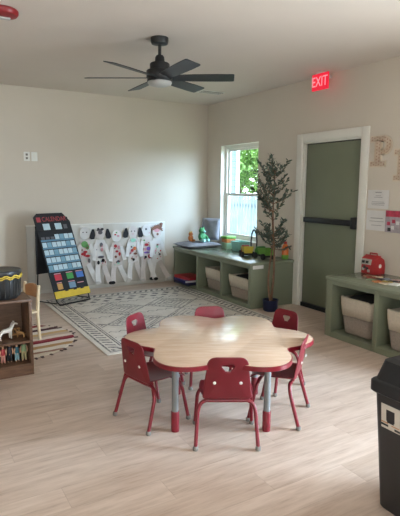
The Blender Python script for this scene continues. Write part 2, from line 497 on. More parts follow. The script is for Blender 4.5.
def make_chair(label, grip=True):
    t = thing('child_chair', label, 'chair', group='red children\'s chairs around the flower table')
    # backrest : u across, v up from the seat
    outer = round_quad(.292, .225, .285, .055)
    n = len(outer)
    hole = []
    for (x, y) in outer:
        a = math.atan2(y-.205, x)
        # rounded triangular grip, point down
        r = .025*(1+.30*math.cos(3*(a-R(30))))
        hole.append((r*math.cos(a)*1.15, .215+r*math.sin(a)))
    def mp(u, v):
        y = -.146-.036*(v/.28)-.018*(1-(2*u/.29)**2)*(.5+.5*v/.28)+.012
        return (u, y, .288+v*.94)
    if not grip: hole = [(x*.02, .15+y*.02) for x, y in outer]
    panel_annulus(outer, hole, mp).build('backrest', M_red, t, solid=.007, sub=1)
    # seat : dished with waterfall front
    b = MB(); nu, nv = 12, 12; vs = []; fs = []
    for j in range(nv+1):
        for i in range(nu+1):
            f = j/nv; u = (i/nu-.5)
            y = -.146+f*.305
            w = .292+.03*math.sin(PI*min(1, f*1.1))
            zz = .302-.012*(1-(2*u)**2)*math.sin(PI*min(1, f))+.012*(abs(2*u)**3)
            if f > .8: zz -= .035*((f-.8)/.2)**2
            if f < .15: zz += .0
            yy = y-.012*(abs(2*u)**4)*(1 if f > .5 else -1)
            vs.append((u*w, yy, zz))
    for j in range(nv):
        for i in range(nu):
            a = j*(nu+1)+i; fs.append((a, a+1, a+nu+2, a+nu+1))
    b.add(vs, fs).build('seat', M_red, t, solid=.008, sub=1)
    for sx in (-1, 1):
        MB().lathe([(.009, 0), (.009, .004), (.004, .006)], 10).build('rivet', M_white, t, loc=(sx*.075, -.171, .40), rot=(R(100), 0, 0))['label'] = 'pale rivet on the backrest'
    def arc(p, q, c, k=6):
        p, q, c = Vector(p), Vector(q), Vector(c)
        return [tuple(p*(1-f)**2+c*2*f*(1-f)+q*f*f) for f in [i/k for i in range(k+1)]]
    for sx in (-1, 1):
        for nm, fy, ty in (('leg', -.185, -.112), ('leg', .140, .085)):
            foot = (sx*.180, fy, .012); knee = (sx*.168, ty-(.016 if fy < 0 else -.016), .205)
            top = (sx*.105, ty, .272)
            pts = [foot]+arc(knee, top, (sx*.160, ty, .272))
            lg = MB().tube(pts, .0115, 10).build(nm, M_redtube, t, smooth=True)
            MB().lathe([(.013, 0), (.016, .004), (.016, .018), (.013, .026)], 12, (sx*.180, fy, .0)).build('glide', M_nylon, lg, smooth=True)
    MB().tube([(-.110, -.115, .272), (.110, -.115, .272)], .0115).build('rear_crossbar', M_redtube, t, smooth=True)
    MB().tube([(-.110, .085, .272), (.110, .085, .272)], .0115).build('front_crossbar', M_redtube, t, smooth=True)
    return t
def face(fx, fy): return math.atan2(fy, fx)-PI/2
ax = Vector((math.cos(TA), math.sin(TA), 0)); pe = Vector((-math.sin(TA), math.cos(TA), 0))
ch = make_chair('red child chair at the front of the table, seen squarely from behind')
ch.location = (1.592, 2.396, 0); ch.rotation_euler = (0, 0, face(.49, .87))
G = 'red children\'s chairs around the flower table'
dup(ch, (1.325, 2.835, 0), face(.975, .22), 'red child chair at the left front of the table, facing right', G)
dup(ch, (2.050, 2.474, 0), face(-.62, .785), 'red child chair at the right front of the table, turned away to the left', G)
dup(ch, (1.515, 3.225, 0), face(.55, -.83), 'red child chair behind the left back of the table, facing us, grip hole showing', G)
dup(ch, (2.328, 2.895, 0), face(-.985, -.17), 'red child chair at the right back of the table nearest the potted tree', G)
cb_ = make_chair('red child chair straight behind the table, only its plain rounded back top showing', False)
cb_.location = (1.965, 3.15, 0); cb_.rotation_euler = (0, 0, face(-.40, -.92))

# ------------------------------------------------------------------ cubby benches
def cubby_bench(name, label, x0, x1, y0, y1, zt, divs):
    """open storage bench against the right wall, opening to -x; divs = y positions of uprights (centre)"""
    t = thing(name, label, 'storage bench', (x0, y0, 0))
    L = y1-y0; D = x1-x0
    MB().box((-.02, -.015, zt-.035), (D, L+.0, zt)).build('bench_top', M_sage_top, t, bevel=.006)
    MB().box((.0125, .03, .0), (D-.0125, L-.03, .05)).build('plinth', M_sage, t)
    MB().box((D-.012, 0, .0), (D, L, zt-.035)).build('back_panel', M_sage, t)
    for c, w in divs:
        MB().box((0, c-w/2-y0, 0), (D-.012, c+w/2-y0, zt-.035)).build('upright', M_sage, t, bevel=.003)
    for (c0, w0), (c1, w1) in zip(divs[:-1], divs[1:]):
        a0, a1 = c0+w0/2-y0+.0005, c1-w1/2-y0-.0005
        MB().box((0, a0, 0), (.012, a1, .055)).build('bottom_rail', M_sage, t); MB().box((0, a0, zt-.075), (.02, a1, zt-.0355)).build('top_rail', M_sage, t)
        MB().box((.0125, a0, .0505), (D-.0125, a1, .058)).build('cubby_floor', M_sage, t)
    return t
fb = cubby_bench('cubby_bench', 'long sage green cubby bench under the window with toys along its top', 3.59, XR-.016, 4.885, 6.93, .58,
                 [(4.91, .05), (5.555, .05), (6.20, .05), (6.905, .05)])
MB().box((-.006, .06, 0), (-.001, .20, .06)).build('label_card', M_paper, fb, loc=(0, -.035, .425), rot=(0, 0, 0))
rb = cubby_bench('cubby_bench', 'sage green cubby bench beside the exit door carrying the red barn', 3.64, XR-.016, 1.85, 3.655, .615,
                 [(1.875, .05), (2.40, .05), (3.025, .05), (3.615, .08)])
# label card faces us on the end panel
for c in fb.children:
    if c.name.startswith('label_card'): bpy.data.objects.remove(c)
MB().box((.03, -.0045, .50), (.19, -.0005, .545)).build('label_card', M_paper, fb)['label'] = 'white label card on the bench end'

def basket(label, x, y, wx, wy, h, group='two tone fabric baskets in the bench cubbies'):
    t = thing('storage_basket', label, 'basket', (x, y, .0585), 0, group)
    def rect(wx, wy, z, r=.05, k=5, dz=0):
        out = []
        for q, (sx, sy) in enumerate(((1, 1), (-1, 1), (-1, -1), (1, -1))):
            for i in range(k):
                a = PI/2*q+PI/2*i/(k-1)
                out.append((sx*(wx/2-r)+r*math.cos(a), sy*(wy/2-r)+r*math.sin(a), z+dz*math.sin(3*a)))
        return out
    sc = lambda f: 1-.14*(1-f)
    cut = .52
    MB().ring_loft([rect(wx*sc(0)-.03, wy*sc(0)-.03, 0), rect(wx*sc(0), wy*sc(0), .012), rect(wx*sc(cut)+.01, wy*sc(cut)+.01, h*cut)], False).add(
        [], []).build('basket_body', M_taupe, t, smooth=True, solid=.006)
    MB().ring_loft([rect(wx*sc(cut)+.016, wy*sc(cut)+.016, h*cut-.004), rect(wx+.012, wy+.012, h*.78, dz=.004), rect(wx+.02, wy+.02, h, dz=.008), rect(wx-.004, wy-.004, h+.004, dz=.008), rect(wx-.02, wy-.02, h*.8)], False).build(
        'basket_cuff', M_cream, t, smooth=True, solid=.004)['label'] = 'cream upper band of the basket'
    MB().add(rect(wx*sc(0)-.03, wy*sc(0)-.03, .006), [tuple(range(20))]).build('basket_base', M_taupe, t, solid=.004)
    return t
basket('cream and taupe fabric basket in the middle cubby of the window bench', 3.83, 5.87, .34, .44, .30)
basket('cream and taupe fabric basket in the window bench cubby nearest the potted tree', 3.83, 5.235, .36, .47, .29)
basket('cream and taupe fabric basket in the right bench cubby next to the exit door', 3.90, 3.315, .40, .40, .365)
basket('cream and taupe fabric basket in the right bench, partly behind the black bin', 3.87, 2.72, .40, .42, .36)
for y, x, nm, lab in ((3.315, 3.90, 'dark_fill', 'dark filling in the basket beside the exit door'), (5.235, 3.83, 'dark_fill', 'dark filling in the window bench basket nearest the tree')):
    hh = .335 if y < 4 else .25
    b = MB().ring_loft([[(-w_, -w_, z_), (w_, -w_, z_), (w_, w_, z_), (-w_, w_, z_)] for w_, z_ in ((.13, 0), (.155, hh*.7), (.165, hh), (.12, hh+.035))])  # dark tapered block that fills the basket
    tag(b.build(nm, M_dark, bevel=.02, loc=(x, y, .069)), lab, 'cloth')

# ------------------------------------------------------------------ red play mats / books on the floor in the left cubby
M_bookred = plain('book_red', 160, 36, 44, .5); M_bookblue = plain('book_blue', 36, 42, 110, .5); M_booknavy = plain('book_navy', 34, 34, 70, .5)
for k, (nm, mm, lab, dx, rz) in enumerate((('activity_book', M_booknavy, 'dark navy book at the bottom of the pile in the left cubby', 0, 4), ('activity_book', M_bookblue, 'royal blue book in the pile under the red book', -.02, -3), ('activity_book', M_bookred, 'red book on top of the pile by the left cubby', .01, 6))):
    t = thing(nm, lab, 'book', (3.64+dx, 6.50, .059+.038*k), R(rz), 'books piled in the left cubby')
    MB().box((-.15, -.19, .004), (.13, .19, .033)).build('page_block', M_paper if k == 1 else mm, t)
    b = MB(); b.box((-.158, -.2, 0), (.138, .2, .004)); b.box((-.158, -.2, .033), (.138, .2, .037)); b.box((-.158, -.2, .004), (-.152, .2, .033))
    b.build('cover', mm, t)

# ------------------------------------------------------------------ things on the window bench
ZB = .5805
def pillow(w, d, h, n=14, seed=1):
    rnd = random.Random(seed); b = MB(); vs = []; fs = []
    for side in (1, -1):
        for j in range(n+1):
            for i in range(n+1):
                u, v = i/n*2-1, j/n*2-1
                k = (max(0, 1-abs(u)**5)*max(0, 1-abs(v)**5))**.45
                zz = h/2+side*h/2*(k*.96+.04)
                if side > 0: zz += .006*math.sin(u*5+v*3)*k
                vs.append((u*w/2, v*d/2, zz))
        o = 0 if side > 0 else (n+1)**2
        for j in range(n):
            for i in range(n):
                a = o+j*(n+1)+i; q = (a, a+1, a+n+2, a+n+1); fs.append(q if side > 0 else q[::-1])
    N1 = (n+1)**2
    ed = [i for i in range(n+1)]+[j*(n+1)+n for j in range(1, n+1)]+[n*(n+1)+i for i in range(n-1, -1, -1)]+[j*(n+1) for j in range(n-1, 0, -1)]
    for a, c in zip(ed, ed[1:]+ed[:1]): fs.append((a, a+N1, c+N1, c))
    return b.add(vs, fs)
c = pillow(.58, .50, .075).build('seat_cushion', M_grey_cush, loc=(3.86, 6.655, ZB), smooth=True); tag(c, 'flat grey cushion lying on the left end of the window bench', 'cushion')
c = pillow(.34, .34, .085, seed=3).build('back_cushion', M_grey_cush, loc=(4.14, 6.79, .655), rot=(R(84), 0, R(-62)), smooth=True)
c.location = (4.165, 6.725, .835); c.rotation_euler = (R(82), 0, R(-66)); tag(c, 'square grey cushion standing up in the corner left of the window', 'cushion')

# plush dinosaur-like green toy and an orange one on the flat cushion
M_green = plain('toy_green', 62, 134, 84, .6); M_orange = plain('toy_orange', 196, 120, 62, .6); M_teal = plain('toy_teal', 140, 196, 186, .35)
M_lime = plain('toy_lime', 104, 156, 62, .5); M_yellow = plain('toy_yellow', 216, 190, 70, .5); M_dgreen = plain('toy_deep_green', 62, 130, 48, .5); M_rubber = plain('toy_rubber', 24, 24, 26, .7)
M_toyred = plain('toy_red', 178, 52, 48, .5)
t = thing('plush_toy', 'green plush toy sitting against the upright grey cushion', 'toy', (3.925, 6.63, .661), R(200))
MB().ball((0, 0, .075), (.062, .055, .075), 16, 10).build('body', M_green, t, smooth=True)
hd = MB().ball((0, .0, .165), (.05, .048, .046), 16, 10).build('head', M_green, t, smooth=True)
MB().ball((0, .045, .155), (.026, .026, .02)).build('muzzle', M_teal, hd, smooth=True)
for s_ in (-1, 1):
    MB().ball((s_*.035, 0, .208), (.014, .012, .02)).build('ear', M_green, t, smooth=True)
    MB().tube([(s_*.05, .01, .10), (s_*.075, .035, .07), (s_*.07, .06, .05)], [.02, .018, .016], 10).build('arm', M_green, t, smooth=True)
    MB().tube([(s_*.03, .02, .025), (s_*.05, .075, .02), (s_*.052, .10, .026)], [.026, .022, .024], 10).build('leg', M_teal, t, smooth=True)
t = thing('plush_toy', 'small orange plush toy beside the green one', 'toy', (3.80, 6.76, .656), R(210))
MB().ball((0, 0, .05), (.045, .04, .05), 14, 8).build('body', M_orange, t, smooth=True)
MB().ball((0, 0, .115), (.036, .034, .034), 14, 8).build('head', M_orange, t, smooth=True)
for s_ in (-1, 1):
    MB().ball((s_*.026, 0, .145), (.012, .008, .016)).build('ear', M_yellow, t, smooth=True)
    MB().tube([(s_*.02, .015, .018), (s_*.035, .055, .016)], [.018, .016], 8).build('leg', M_orange, t, smooth=True)

# stacked bins with green blocks under the window
t = thing('toy_crate', 'clear sided toy crate with lime lid and orange contents at the window\'s left', 'toy box', (4.16, 6.24, ZB), 0); t.scale = (.8, .62, 1.05)
M_clear = plain('milky_plastic', 150, 186, 156, .3)
b = MB(); b.ring_loft([[(-.09, -.10, 0), (.09, -.10, 0), (.09, .10, 0), (-.09, .10, 0)], [(-.105, -.12, .09), (.105, -.12, .09), (.105, .12, .09), (-.105, .12, .09)]]); b.build('crate_body', M_clear, t, bevel=.008)
MB().box((-.10, -.115, .091), (.10, .115, .145)).build('filling', M_orange, t, bevel=.01)
MB().box((-.112, -.127, .146), (.112, .127, .180)).build('lid', M_lime, t, bevel=.008)
t = thing('toy_tub', 'teal open plastic tub on the bench below the window', 'toy box', (4.16, 5.93, ZB+.004), 0); t.scale = (.75, .62, 1.1)
b = MB(); r0 = [(-.10, -.15, 0), (.10, -.15, 0), (.10, .15, 0), (-.10, .15, 0)]; r1 = [(-.12, -.175, .115), (.12, -.175, .115), (.12, .175, .115), (-.12, .175, .115)]
b.ring_loft([r0, r1], False); b.add(r0, [(3, 2, 1, 0)]); b.build('tub_body', M_teal, t, solid=.006, bevel=.004)
b = MB(); b.ring_loft([[(x*1.05, y*1.05, .112) for x, y, z in r1], [(x*1.05, y*1.05, .124) for x, y, z in r1], [(x*.95, y*.95, .124) for x, y, z in r1], [(x*.95, y*.95, .112) for x, y, z in r1]], False); b.build('rim', M_teal, t)
b = MB().tube([(.0, -.07, 0), (.0, -.075, .12), (0, -.06, .19), (0, -.03, .222), (0, 0, .232), (0, .03, .222), (0, .06, .19), (0, .075, .12), (0, .07, 0)], .010, 10)
ah = b.build('arch_handle', M_rubber, smooth=True, loc=(4.20, 5.655, ZB)); ah.scale = (1, .9, 1.4)
tag(ah, 'dark arch shaped hoop standing at the window behind the trucks', 'toy')
# toy trucks
def truck(label, x, y, rz, bodym, cabm, s=1.):
    t = thing('toy_truck', label, 'toy', (x, y, ZB), rz, 'toy trucks on the window bench')
    b = MB().box((-.13*s, -.055*s, .032*s), (.13*s, .055*s, .052*s)); b.build('chassis', M_rubber, t, bevel=.004)
    b = MB(); b.ring_loft([[(.045*s, -.055*s, .052*s), (.13*s, -.055*s, .052*s), (.13*s, .055*s, .052*s), (.045*s, .055*s, .052*s)],
        [(.045*s, -.055*s, .095*s), (.128*s, -.055*s, .095*s), (.128*s, .055*s, .095*s), (.045*s, .055*s, .095*s)],
        [(.05*s, -.048*s, .14*s), (.10*s, -.048*s, .14*s), (.10*s, .048*s, .14*s), (.05*s, .048*s, .14*s)]])
    cb = b.build('cab', cabm, t, bevel=.006)
    MB().box((.101*s, -.04*s, .102*s), (.121*s, .04*s, .13*s)).build('windscreen', M_rubber, cb)
    b = MB(); b.ring_loft([[(-.12*s, -.05*s, .056*s), (.03*s, -.05*s, .056*s), (.03*s, .05*s, .056*s), (-.12*s, .05*s, .056*s)],
        [(-.14*s, -.066*s, .145*s), (.042*s, -.066*s, .125*s), (.042*s, .066*s, .125*s), (-.14*s, .066*s, .145*s)]], False)
    b.add([(-.12*s, -.05*s, .057*s), (.03*s, -.05*s, .057*s), (.03*s, .05*s, .057*s), (-.12*s, .05*s, .057*s)], [(0, 1, 2, 3)])
    b.build('dump_bed', bodym, t, solid=.006)
    for wx in (-.085, .085):
        for sy in (-1, 1):
            w = MB().lathe([(.014*s, -.014*s), (.033*s, -.014*s), (.036*s, -.008*s), (.036*s, .008*s), (.033*s, .014*s), (.014*s, .014*s)], 16).build('wheel', M_rubber, t, smooth=True, loc=(wx*s, sy*.068*s, .036*s), rot=(R(90), 0, 0))
    return t
truck('toy truck with yellow bed and red cab at the left of the truck pair', 3.92, 5.44, R(66), M_yellow, M_toyred, 1.0)
truck('lime green toy dump truck right of the yellow one', 3.97, 5.12, R(84), M_lime, M_dgreen, 1.1)
t = thing('juice_bottle', 'orange bottle with green base at the right end of the window bench', 'bottle', (4.21, 4.99, ZB))
MB().lathe([(.04, 0), (.045, .008), (.045, .055)], 18).build('base', M_lime, t, smooth=True)
MB().lathe([(.044, .055), (.044, .15), (.03, .185), (.018, .195)], 18).build('bottle_body', plain('bottle_orange', 226, 120, 56, .35), t, smooth=True)
MB().lathe([(.021, .195), (.021, .225)], 16).build('cap', M_toyred, t, smooth=True)

# ------------------------------------------------------------------ potted olive tree
t = thing('potted_olive_tree', 'tall slim artificial olive tree in a navy pot at the end of the window bench', 'plant', (3.785, 4.73, 0))
MB().lathe([(.078, 0), (.088, .01), (.094, .12), (.098, .140), (.088, .140), (.086, .11)], 28).build('pot', M_navy, t, smooth=True)
MB().lathe([(.087, .118), (.02, .124)], 20).build('soil', M_soil, t)
rnd = random.Random(11)
stems = []
def stem(ph, top, amp):
    pts = []
    for k in range(17):
        f = k/16; z = .115+f*(top-.115)
        pts.append((amp*math.sin(f*7+ph)*(1-.3*f)+.015*math.cos(ph), amp*math.cos(f*6+ph)*.8, z))
    return pts
s1, s2 = stem(.3, 1.70, .026), stem(3.4, 1.15, .030)
b = MB().tube(s1, [.016-.011*k/16 for k in range(17)], 8); b.tube(s2, [.013-.008*k/16 for k in range(17)], 8)
lb = MB()
def leaf(p, d, L, W):
    d = d.normalized(); sd = d.cross(Vector((rnd.uniform(-1, 1), rnd.uniform(-1, 1), rnd.uniform(-.3, 1)))).normalized()
    nn = d.cross(sd)
    q = [p, p+d*L*.35+sd*W+nn*.003, p+d*L*.75+sd*W*.7+nn*.004, p+d*L, p+d*L*.75-sd*W*.7+nn*.004, p+d*L*.35-sd*W+nn*.003, p+d*L*.5]
    lb.add([tuple(v) for v in q], [(0, 1, 6), (1, 2, 6), (2, 3, 6), (3, 4, 6), (4, 5, 6), (5, 0, 6)])
twigs = []
for k in range(58):
    if k < 24: z = rnd.uniform(.74, .98); reach = rnd.uniform(.10, .24)
    else:
        z = rnd.uniform(1.08, 1.66); reach = rnd.uniform(.07, .24)*(.75+.45*math.sin(PI*min(1, (z-1.0)/.7)))
    a = rnd.uniform(0, 2*PI); src = s1 if z > 1.12 or k % 2 else s2
    i = min(range(17), key=lambda i: abs(src[i][2]-z)); p = Vector(src[i])
    rise = rnd.uniform(.14, .30) if z > 1.0 else rnd.uniform(.02, .24)
    e = p+Vector((math.cos(a)*reach, math.sin(a)*reach, rise)); md = (p+e)/2+Vector((math.cos(a)*.02, math.sin(a)*.02, -.02))
    path = [p, (p+md)/2+Vector((0, 0, -.004)), md, (md+e)/2+Vector((0, 0, .006)), e]
    b.tube([tuple(v) for v in path], [.0045, .0035, .003, .0025, .0018], 5)
    nl = 22
    for q in range(nl):
        f = .22+.78*q/nl; g = f*4; i0 = min(3, int(g)); pt = path[i0].lerp(path[i0+1], g-i0)
        dr = (e-p).normalized()*.6+Vector((rnd.uniform(-1, 1), rnd.uniform(-1, 1), rnd.uniform(-.5, .9)))
        leaf(pt, dr, rnd.uniform(.036, .062), rnd.uniform(.008, .0125))
for q in range(40):
    f = q/40; pt = Vector(s1[12]).lerp(Vector(s1[16]), f)
    leaf(pt, Vector((rnd.uniform(-1, 1), rnd.uniform(-1, 1), rnd.uniform(.1, 1.2))), rnd.uniform(.035, .055), .008)
b.build('trunk', M_bark, t, smooth=True)
lb.build('foliage', M_leaf, t)

# ------------------------------------------------------------------ display board and paper children
t = thing('display_board', 'low pale board leaning along the back wall behind the paper children', 'board', (1.39, YB-.034, 0))
for k in range(3):
    x0 = (0, .10, 1.10)[k]; x1 = (.097, 1.097, 2.10)[k]
    MB().box((x0, 0, .012), (x1, .018, .945)).build('board_panel', M_board, t, bevel=.004)
MB().box((0, -.012, 0), (2.10, -.001, .05)).build('foot_rail', M_board, t, bevel=.003)
MB().box((-.0, -.006, .945), (2.10, .018, .958)).build('top_rail', M_trim, t)

sk = dict(black=plain('paint_black', 34, 34, 40, .8), red=plain('paint_red', 178, 48, 58, .8), green=plain('paint_green', 96, 150, 88, .8), mint=plain('paint_mint', 150, 208, 184, .8),
          purple=plain('paint_purple', 126, 92, 172, .8), pink=plain('paint_pink', 206, 150, 158, .8), brown=plain('paint_brown', 128, 88, 72, .8), grey=plain('paint_grey', 96, 94, 100, .8), orange=plain('paint_orange', 204, 120, 78, .8), blue=plain('paint_blue', 70, 84, 130, .8))
M_paper2 = plain('warm_paper', 206, 198, 194, .8, .05)
def ell(rx, rz, n=20, cx=0, cz=0): return [(cx+rx*math.cos(2*PI*i/n), cz+rz*math.sin(2*PI*i/n)) for i in range(n)]
def sheet(pts, y, th, curl=None):
    """flat paper shape in x,z at depth y (towards -y); curl(z) pushes the paper away from the board"""
    return MB().ring_loft([[(x, y-(curl(x, z) if curl else 0), z) for x, z in pts], [(x, y-th-(curl(x, z) if curl else 0), z) for x, z in pts]])
def strip(p0, p1, w0, w1, y, th, bulge, n=8):
    """paper limb from p0 to p1 that bows away from the board"""
    b = MB(); rings = []
    dx, dz = p1[0]-p0[0], p1[1]-p0[1]; L = math.hypot(dx, dz); nx, nz = -dz/L, dx/L
    for k in range(n+1):
        f = k/n; w = w0+(w1-w0)*f; cx, cz = p0[0]+dx*f, p0[1]+dz*f; yy = y-bulge*f*f
        rings.append([(cx+nx*w, yy, cz+nz*w), (cx-nx*w, yy, cz-nz*w), (cx-nx*w, yy-th, cz-nz*w), (cx+nx*w, yy-th, cz+nz*w)])
    return b.ring_loft(rings)
def paper_child(x, zh, label, hair=None, marks=(), face_marks=(), limbs='white', seed=0, spread=.07, hairshape='bunches', arm_cols=(None, None), shoe='black', shirt=None):
    rn = random.Random(seed)
    t = thing('paper_child', label, 'paper cutout', (x, YB-.049, 0), 0, 'paper children pinned along the back wall board')
    y = 0
    body = [(-.062, zh-.10), (.062, zh-.10), (.085, zh-.16), (.078, zh-.34), (.092, zh-.47), (-.092, zh-.47), (-.078, zh-.34), (-.085, zh-.16)]
    bo = sheet(body, y, .0025, lambda x, z: .02*max(0, (zh-.1-z))).build('body', M_paper2 if seed % 2 else M_paper, t)
    if shirt: sheet([(-.07, zh-.13), (.07, zh-.13), (.072, zh-.30), (-.072, zh-.30)], y-.0065, .002, lambda x, z: .02*max(0, (zh-.1-z))).build('shirt_drawing', sk[shirt], bo)
    hd = sheet(ell(.075, .088, 22, 0, zh), y-.003, .0025).build('head', M_paper if seed % 2 else M_paper2, t)
    for (mx, mz, rx, rz, c) in face_marks:
        sheet(ell(rx, rz, 10, mx, zh+mz), y-.0062, .0015).build('face_drawing', sk[c], hd)
    if hair:
        if hairshape == 'bunches':
            for s_ in (-1, 1):
                pts = [(s_*.095, zh+.065), (s_*.125, zh+.062), (s_*.155, zh-.01), (s_*.168, zh-.06), (s_*.14, zh-.085), (s_*.09, zh-.08), (s_*.075, zh-.02)]
                if s_ < 0: pts = pts[::-1]
                sheet(pts, y-.0075, .002).build('hair_bunch', sk[hair], t)
        else:
            pts = []
            for k in range(24):
                a = PI*(k/23); rr = .088+(.022 if k % 2 else 0)
                pts.append((rr*math.cos(a), zh+.01+rr*math.sin(a)))
            pts += [(-.05, zh+.035), (0, zh+.055), (.05, zh+.035)]
            sheet(pts, y-.0075, .002).build('hair', sk[hair], t)
    for i, s_ in enumerate((-1, 1)):
        c = arm_cols[i]; m_ = sk[c] if c else M_paper
        strip((s_*.075, zh-.16), (s_*(.075+spread*.5), zh-.36-.03*rn.random()), .024, .03, y-.009, .0022, .03+.03*rn.random()).build('arm', m_, t)
        ex = s_*(.05+spread*rn.uniform(.3, 1.1)); ez = max(.09, zh-.70-.06*rn.random())
        bl = .07+.06*rn.random()
        lg = strip((s_*.042, zh-.45), (ex, ez), .034, .040, y-.011, .0022, bl).build('leg', M_paper2 if (i+seed) % 2 else M_paper, t)
        sheet(ell(.036, .024, 12, ex+s_*.012, ez-.002), y-.0112-bl, .012).build('shoe', sk[shoe] if (i+seed) % 3 == 0 else M_paper, lg)
    for (mx, mz, rx, rz, c) in marks:
        sheet(ell(rx, rz, 9, mx, zh+mz), y-.0115, .0016, lambda x, z: .02*max(0, (zh-.1-z))).build('body_drawing', sk[c], bo)
    for k in range(9):
        c = rn.choice(['pink', 'grey', 'brown', 'mint', 'pink', 'blue', 'red'])
        mx, mz = rn.uniform(-.065, .065), -rn.uniform(.14, .44)
        sheet(ell(rn.uniform(.005, .014), rn.uniform(.004, .018), 7, mx, zh+mz), y-.0135, .0012, lambda x, z: .02*max(0, (zh-.1-z))).build('body_drawing', sk[c], bo)
    return t
ey = [(-.026, .012, .009, .009, 'black'), (.026, .012, .009, .009, 'black')]
paper_child(2.20, .825, 'paper child with green and red body scribbles beside the calendar chart', None, [(-.01, -.16, .05, .05, 'green'), (.03, -.20, .03, .04, 'green'), (-.03, -.30, .04, .022, 'red'), (.03, -.33, .04, .02, 'red'), (.0, -.27, .03, .02, 'red'), (.05, -.40, .02, .035, 'grey')], ey, seed=1, spread=.10)
paper_child(2.43, .815, 'paper child with shaggy grey hair and black side bunches, second from the calendar chart', 'black', [(.01, -.17, .025, .035, 'grey'), (.02, -.24, .02, .03, 'pink'), (.0, -.35, .05, .02, 'grey'), (.03, -.40, .022, .03, 'black'), (-.04, -.43, .02, .03, 'black')],
            [(-.01, .045, .05, .018, 'grey'), (.0, .01, .035, .028, 'grey'), (.03, .06, .025, .016, 'black'), (-.03, .065, .018, .014, 'black')], seed=2, spread=.09)
paper_child(2.68, .765, 'paper child with small red scribbles and no hair, between the two with black bunches', None, [(-.02, -.15, .026, .026, 'red'), (.03, -.17, .02, .03, 'pink'), (.0, -.23, .026, .018, 'red'), (.04, -.27, .018, .03, 'red'), (-.02, -.31, .02, .02, 'brown'), (.02, -.38, .02, .02, 'grey')], [(-.02, .02, .016, .012, 'red'), (.026, -.0, .02, .016, 'pink'), (0, .05, .014, .012, 'green')], seed=3, spread=.08)
paper_child(2.945, .815, 'paper child with large black hair bunches and mint neckline', 'black', [(.0, -.125, .045, .03, 'mint'), (.02, -.25, .026, .03, 'orange'), (-.02, -.28, .024, .024, 'red'), (.03, -.33, .03, .018, 'brown'), (-.04, -.31, .02, .02, 'pink'), (.0, -.42, .02, .022, 'black')], ey+[(0, -.03, .016, .006, 'pink')], seed=4, spread=.07)
paper_child(3.165, .83, 'paper child with red and purple belly and one big eye', None, [(.0, -.22, .035, .022, 'red'), (.03, -.28, .035, .03, 'purple'), (-.03, -.29, .03, .022, 'pink'), (.0, -.34, .05, .016, 'purple'), (.05, -.40, .03, .035, 'red'), (-.02, -.41, .022, .022, 'black'), (-.04, -.15, .014, .014, 'green')], [(-.005, .02, .017, .017, 'grey'), (.05, -.04, .01, .01, 'pink')], seed=5, spread=.06)
paper_child(3.345, .80, 'paper child with brownish pink hair at the right end by the bench', 'brown', [(.0, -.22, .02, .03, 'mint'), (.04, -.35, .02, .02, 'grey'), (-.03, -.3, .016, .03, 'pink')], [(0, .03, .05, .035, 'pink'), (.01, -.035, .02, .02, 'brown')], hairshape='cap', seed=6, spread=.10)
t = thing('paper_flower', 'small brown paper flower pinned top right on the pale board', 'paper cutout', (3.42, YB-.049, 0))
sheet([(-.03, .93), (0, .945), (.03, .93), (.012, .87), (-.004, .865)], 0, .0025).build('petals', sk['brown'], t)
MB().box((-.003, -.004, .80), (.003, -.001, .868)).build('stem', sk['green'], t)

# ------------------------------------------------------------------ calendar pocket chart on its black stand
nrm = Vector((.356, -.934, 0)); wid = Vector((.934, .356, 0))
B0 = Vector((1.800, 6.255, .0105))
t = thing('calendar_chart_stand', 'black calendar pocket chart on a tilted black metal stand', 'chart stand', B0, math.atan2(wid.y, wid.x))
H, LEAN = 1.13, .46
slope = math.atan2(LEAN, H-.05); SL = math.hypot(LEAN, H-.05)
TR = Matrix.Translation((0, 0, .05)) @ Matrix.Rotation(-slope, 4, 'X')   # chart plane: local x across, z up the slope, -y to viewer
M_nylonblk = plain('black_nylon_cloth', 26, 27, 32, .75); M_pocket = plain('clear_blue_pocket', 92, 132, 156, .3); M_card = plain('pale_card', 184, 206, 216, .5, .05)
M_cardb = plain('blue_card', 120, 162, 184, .5, .12); M_strip = plain('yellow_strip', 212, 182, 52, .6); M_title = plain('title_red', 164, 62, 70, .6)
W = .54
pl = [(-W/2, .03), (W/2, .03), (W/2, SL-.12), (W/2-.09, SL), (-W/2+.06, SL), (-W/2, SL-.05)]
ct = MB().ring_loft([[(x, .0, z) for x, z in pl], [(x, .008, z) for x, z in pl]], True, TR).build('chart_cloth', M_nylonblk, t)
def on(x0, x1, z0, z1, y0, y1, name, m, lab=None):
    o = MB().box((x0, y0, z0), (x1, y1, z1), TR).build(name, m, ct)
    if lab: o['label'] = lab
    return o
cw = .070
for r_ in range(5):
    for c_ in range(7):
        if r_ == 0 and c_ < 3: continue
        x0 = -.252+c_*(.504/7); z0 = .795-r_*.102
        on(x0+.004, x0+cw-.003, z0+.004, z0+.084, -.004, -.0006, 'day_card', M_card if (r_*3+c_*5) % 4 else M_cardb)
for r_ in range(5): on(-.256, .256, .788-r_*.102, .812-r_*.102, -.007, -.0042, 'clear_pocket', M_pocket)
for c_ in range(3): on(-.245+c_*.072, -.19+c_*.072, .816, .85, -.0078, -.0072, 'weekday_tag', sk['grey'])
on(-.165, -.065, .945, 1.03, -.004, -.0006, 'month_card', M_card); on(.015, .115, .945, 1.03, -.004, -.0006, 'month_card', M_card); on(.145, .20, .95, 1.01, -.004, -.0006, 'year_card', sk['grey'])
